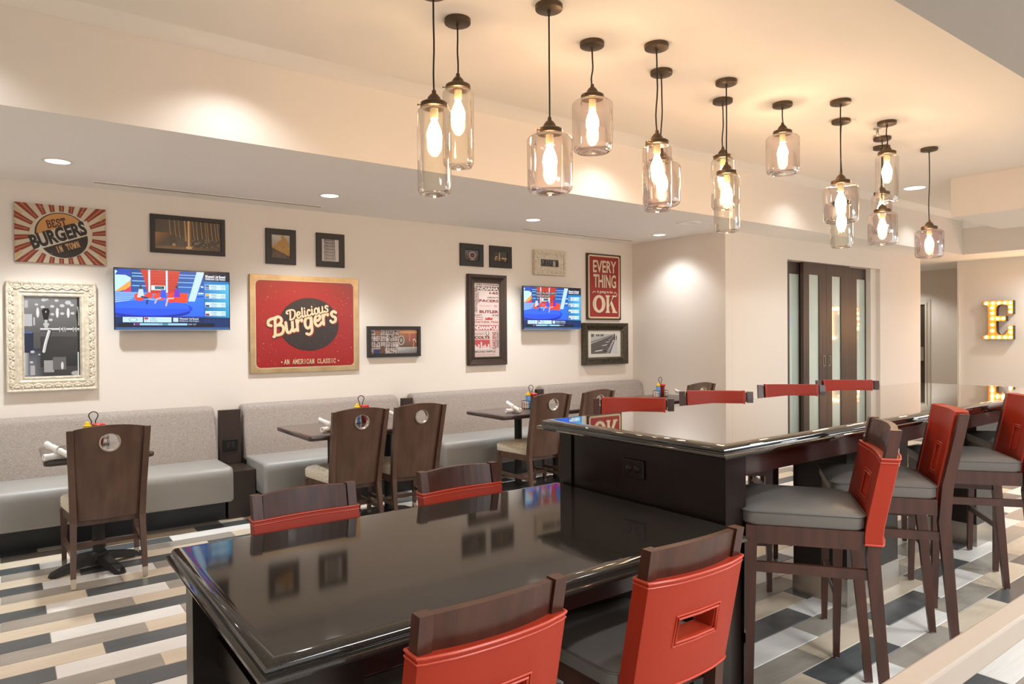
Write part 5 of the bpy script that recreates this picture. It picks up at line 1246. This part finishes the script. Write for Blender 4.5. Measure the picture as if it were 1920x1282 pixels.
    # lower strips
    Rr(0, 0, 1, .20, (10, 34, 84)); Rr(.765, 0, 1, .17, (12, 44, 100)); Rr(.06, .11, .225, .198, (190, 224, 244)); s.ell(.145*w, .153*h, .035*w, .034*h, (60, 130, 170), 18); s.ell(.145*w, .153*h, .03*w, .028*h, (200, 228, 240), 18)
    Rr(.235, .11, .47, .198, (196, 230, 244)); Rr(.235, .153, .47, .155, (90, 130, 160)); Rr(.24, .16, .27, .193, (180, 20, 70)); s.text('CSN', .285*w, .162*h, .028*h, (60, 90, 120), w=.05*w); s.text('STAN', .285*w, .117*h, .028*h, (60, 90, 120), w=.06*w); s.text('S', .25*w, .118*h, .028*h, (150, 20, 40))
    Rr(.485, .12, .53, .192, (200, 220, 236)); s.text("Women's 1st Round", .54*w, .16*h, .032*h, (240, 248, 255), w=.17*w, bold=.02); s.text('Oklahoma City Region', .54*w, .118*h, .032*h, (230, 240, 255), w=.175*w)
    Rr(.02, .035, .86, .1, (4, 14, 34)); Rr(.15, .06, .61, .095, (150, 205, 232)); Rr(.155, .06, .2, .095, (120, 40, 120)); Rr(.39, .06, .44, .095, (60, 150, 170)); s.text('HALF 13:37', .62*w, .066*h, .024*h, (220, 230, 250), w=.07*w); s.text('78', .36*w, .066*h, .022*h, (40, 60, 90))
    Rr(0, .0, 1, .02, (70, 110, 170))
    if caption:
        for k, tx in enumerate(("I ALWAYS TELL PEOPLE COME TO", "THE BIG DANCE NOW")): Rr(.2, .83-.07*k, .56-.12*k, .89-.07*k, (10, 10, 14)); s.text(tx, .205*w, (.84-.07*k)*h, .04*h, (240, 240, 240), w=(.35-.12*k)*w)
    s.build('screen', M_screen, t, (0, .0028, .001)); return t
tvset('television', 'large wall television showing a blue and orange studio, left of the red poster', .7145, 1.6145, 1.5395, 2.053)
tvset('television', 'smaller wall television with black captions, left of the motto sign', 4.9, 5.812, 1.5455, 2.0615, caption=True)
tvset('television', 'television on the right wall, seen only as a blue reflection in the sliding doors', 0, 0, 0, 0, loc=(12.86, 2.05, 1.82), rz=-PI/2, wh=(1.0, .58))

# ================================================================ MARQUEE LETTERS on the right wall (E in view; A and T mirrored in the doors)
M_marq = mat('copper_marquee_face', (214, 128, 62), .35, metal=.35); M_marqs = mat('dark_marquee_return', (84, 60, 46), .45, metal=.5)
def marquee(tx, label, yc, zc, outline, holes, bulbs, h=.62, w=.42):
    t = thing('marquee_letter', label, 'light-up letter', (13.0, yc, zc), PI/2*-1, group=None); dp = .11
    P = [((u-.5)*w, (v-.5)*h) for u, v in outline]
    b = NB(); A = [b.verts.new((x, -dp+.012, z)) for x, z in P]; b.faces.new(A); face = mesh_obj('letter_face', b, M_marq, t)
    b = NB()
    # side return
    F = [b.verts.new((x, -dp, z)) for x, z in P]; K = [b.verts.new((x, -.001, z)) for x, z in P]
    for i in range(len(P)): j = (i+1) % len(P); b.faces.new((F[i], F[j], K[j], K[i]))
    mesh_obj('side_return', b, M_marqs, t)
    for u, v in bulbs:
        b = NB(); bmesh.ops.create_uvsphere(b, u_segments=10, v_segments=6, radius=.019); xform(b, Matrix.Translation(((u-.5)*w, -dp-.006, (v-.5)*h)))
        for f in b.faces: f.smooth = True
        mesh_obj('bulb', b, M_mbulb, t)
    return t
def arc(cx, cy, rx, ry, a0, a1, n=6): return [(cx+rx*math.cos(math.radians(a0+(a1-a0)*k/n)), cy+ry*math.sin(math.radians(a0+(a1-a0)*k/n))) for k in range(n+1)]
E_out = [(0, 0), (1, 0), (1, .35), (.84, .35)]+arc(.66, .30, .18, .19, 0, -90)[1:]+[(.60, .11)]+arc(.60, .25, .14, .14, 270, 180)[1:]+[(.46, .47), (.77, .47), (.77, .60), (.46, .60), (.46, .76)]+arc(.60, .76, .14, .14, 180, 90)[1:]+[(.66, .90)]+arc(.66, .84, .18, .06, 90, 0)[1:]+[(.84, .65), (1, .65), (1, 1), (0, 1), (0, .90)]+arc(.04, .82, .14, .08, 90, 0)[1:]+[(.18, .18)]+arc(.04, .18, .14, .09, 0, -90)[1:]+[(0, .09)]
E_b = [(.12, .05), (.34, .05), (.54, .05), (.74, .05), (.92, .05), (.92, .18), (.92, .30), (.12, .94), (.34, .94), (.54, .94), (.74, .94), (.92, .94), (.92, .83), (.92, .71), (.32, .82), (.32, .68), (.32, .54), (.50, .54), (.68, .54), (.32, .38), (.32, .22)]
marquee('E', 'light-up marquee letter E with warm bulbs on the right wall', 4.253, 1.672, E_out, [], E_b)
A_out = [(0, 0), (.3, 0), (.3, .07), (.24, .07), (.30, .27), (.64, .27), (.70, .07), (.62, .07), (.62, 0), (1, 0), (1, .07), (.92, .07), (.58, 1), (.42, 1), (.08, .07), (0, .07)]
A_b = [(.08, .04), (.2, .04), (.72, .04), (.84, .04), (.94, .04), (.5, .92), (.43, .78), (.57, .78), (.36, .62), (.64, .62), (.29, .46), (.71, .46), (.22, .28), (.78, .28), (.42, .33), (.56, .33), (.15, .14), (.85, .14)]
marquee('A', 'light-up marquee letter A next to the E, mirrored in the door glass', 3.60, 1.672, A_out, [], A_b)
T_out = [(.25, 0), (.75, 0), (.75, .08), (.62, .08), (.62, .88), (.85, .88), (.9, .72), (1, .72), (1, 1), (0, 1), (0, .72), (.1, .72), (.15, .88), (.38, .88), (.38, .08), (.25, .08)]
T_b = [(.35, .04), (.5, .04), (.65, .04)]+[(.5, .16+.11*k) for k in range(7)]+[(.06, .94), (.2, .94), (.35, .94), (.5, .94), (.65, .94), (.8, .94), (.94, .94), (.05, .8), (.95, .8)]
marquee('T', 'light-up marquee letter T beyond the A, mirrored in the door glass', 2.98, 1.672, T_out, [], T_b)
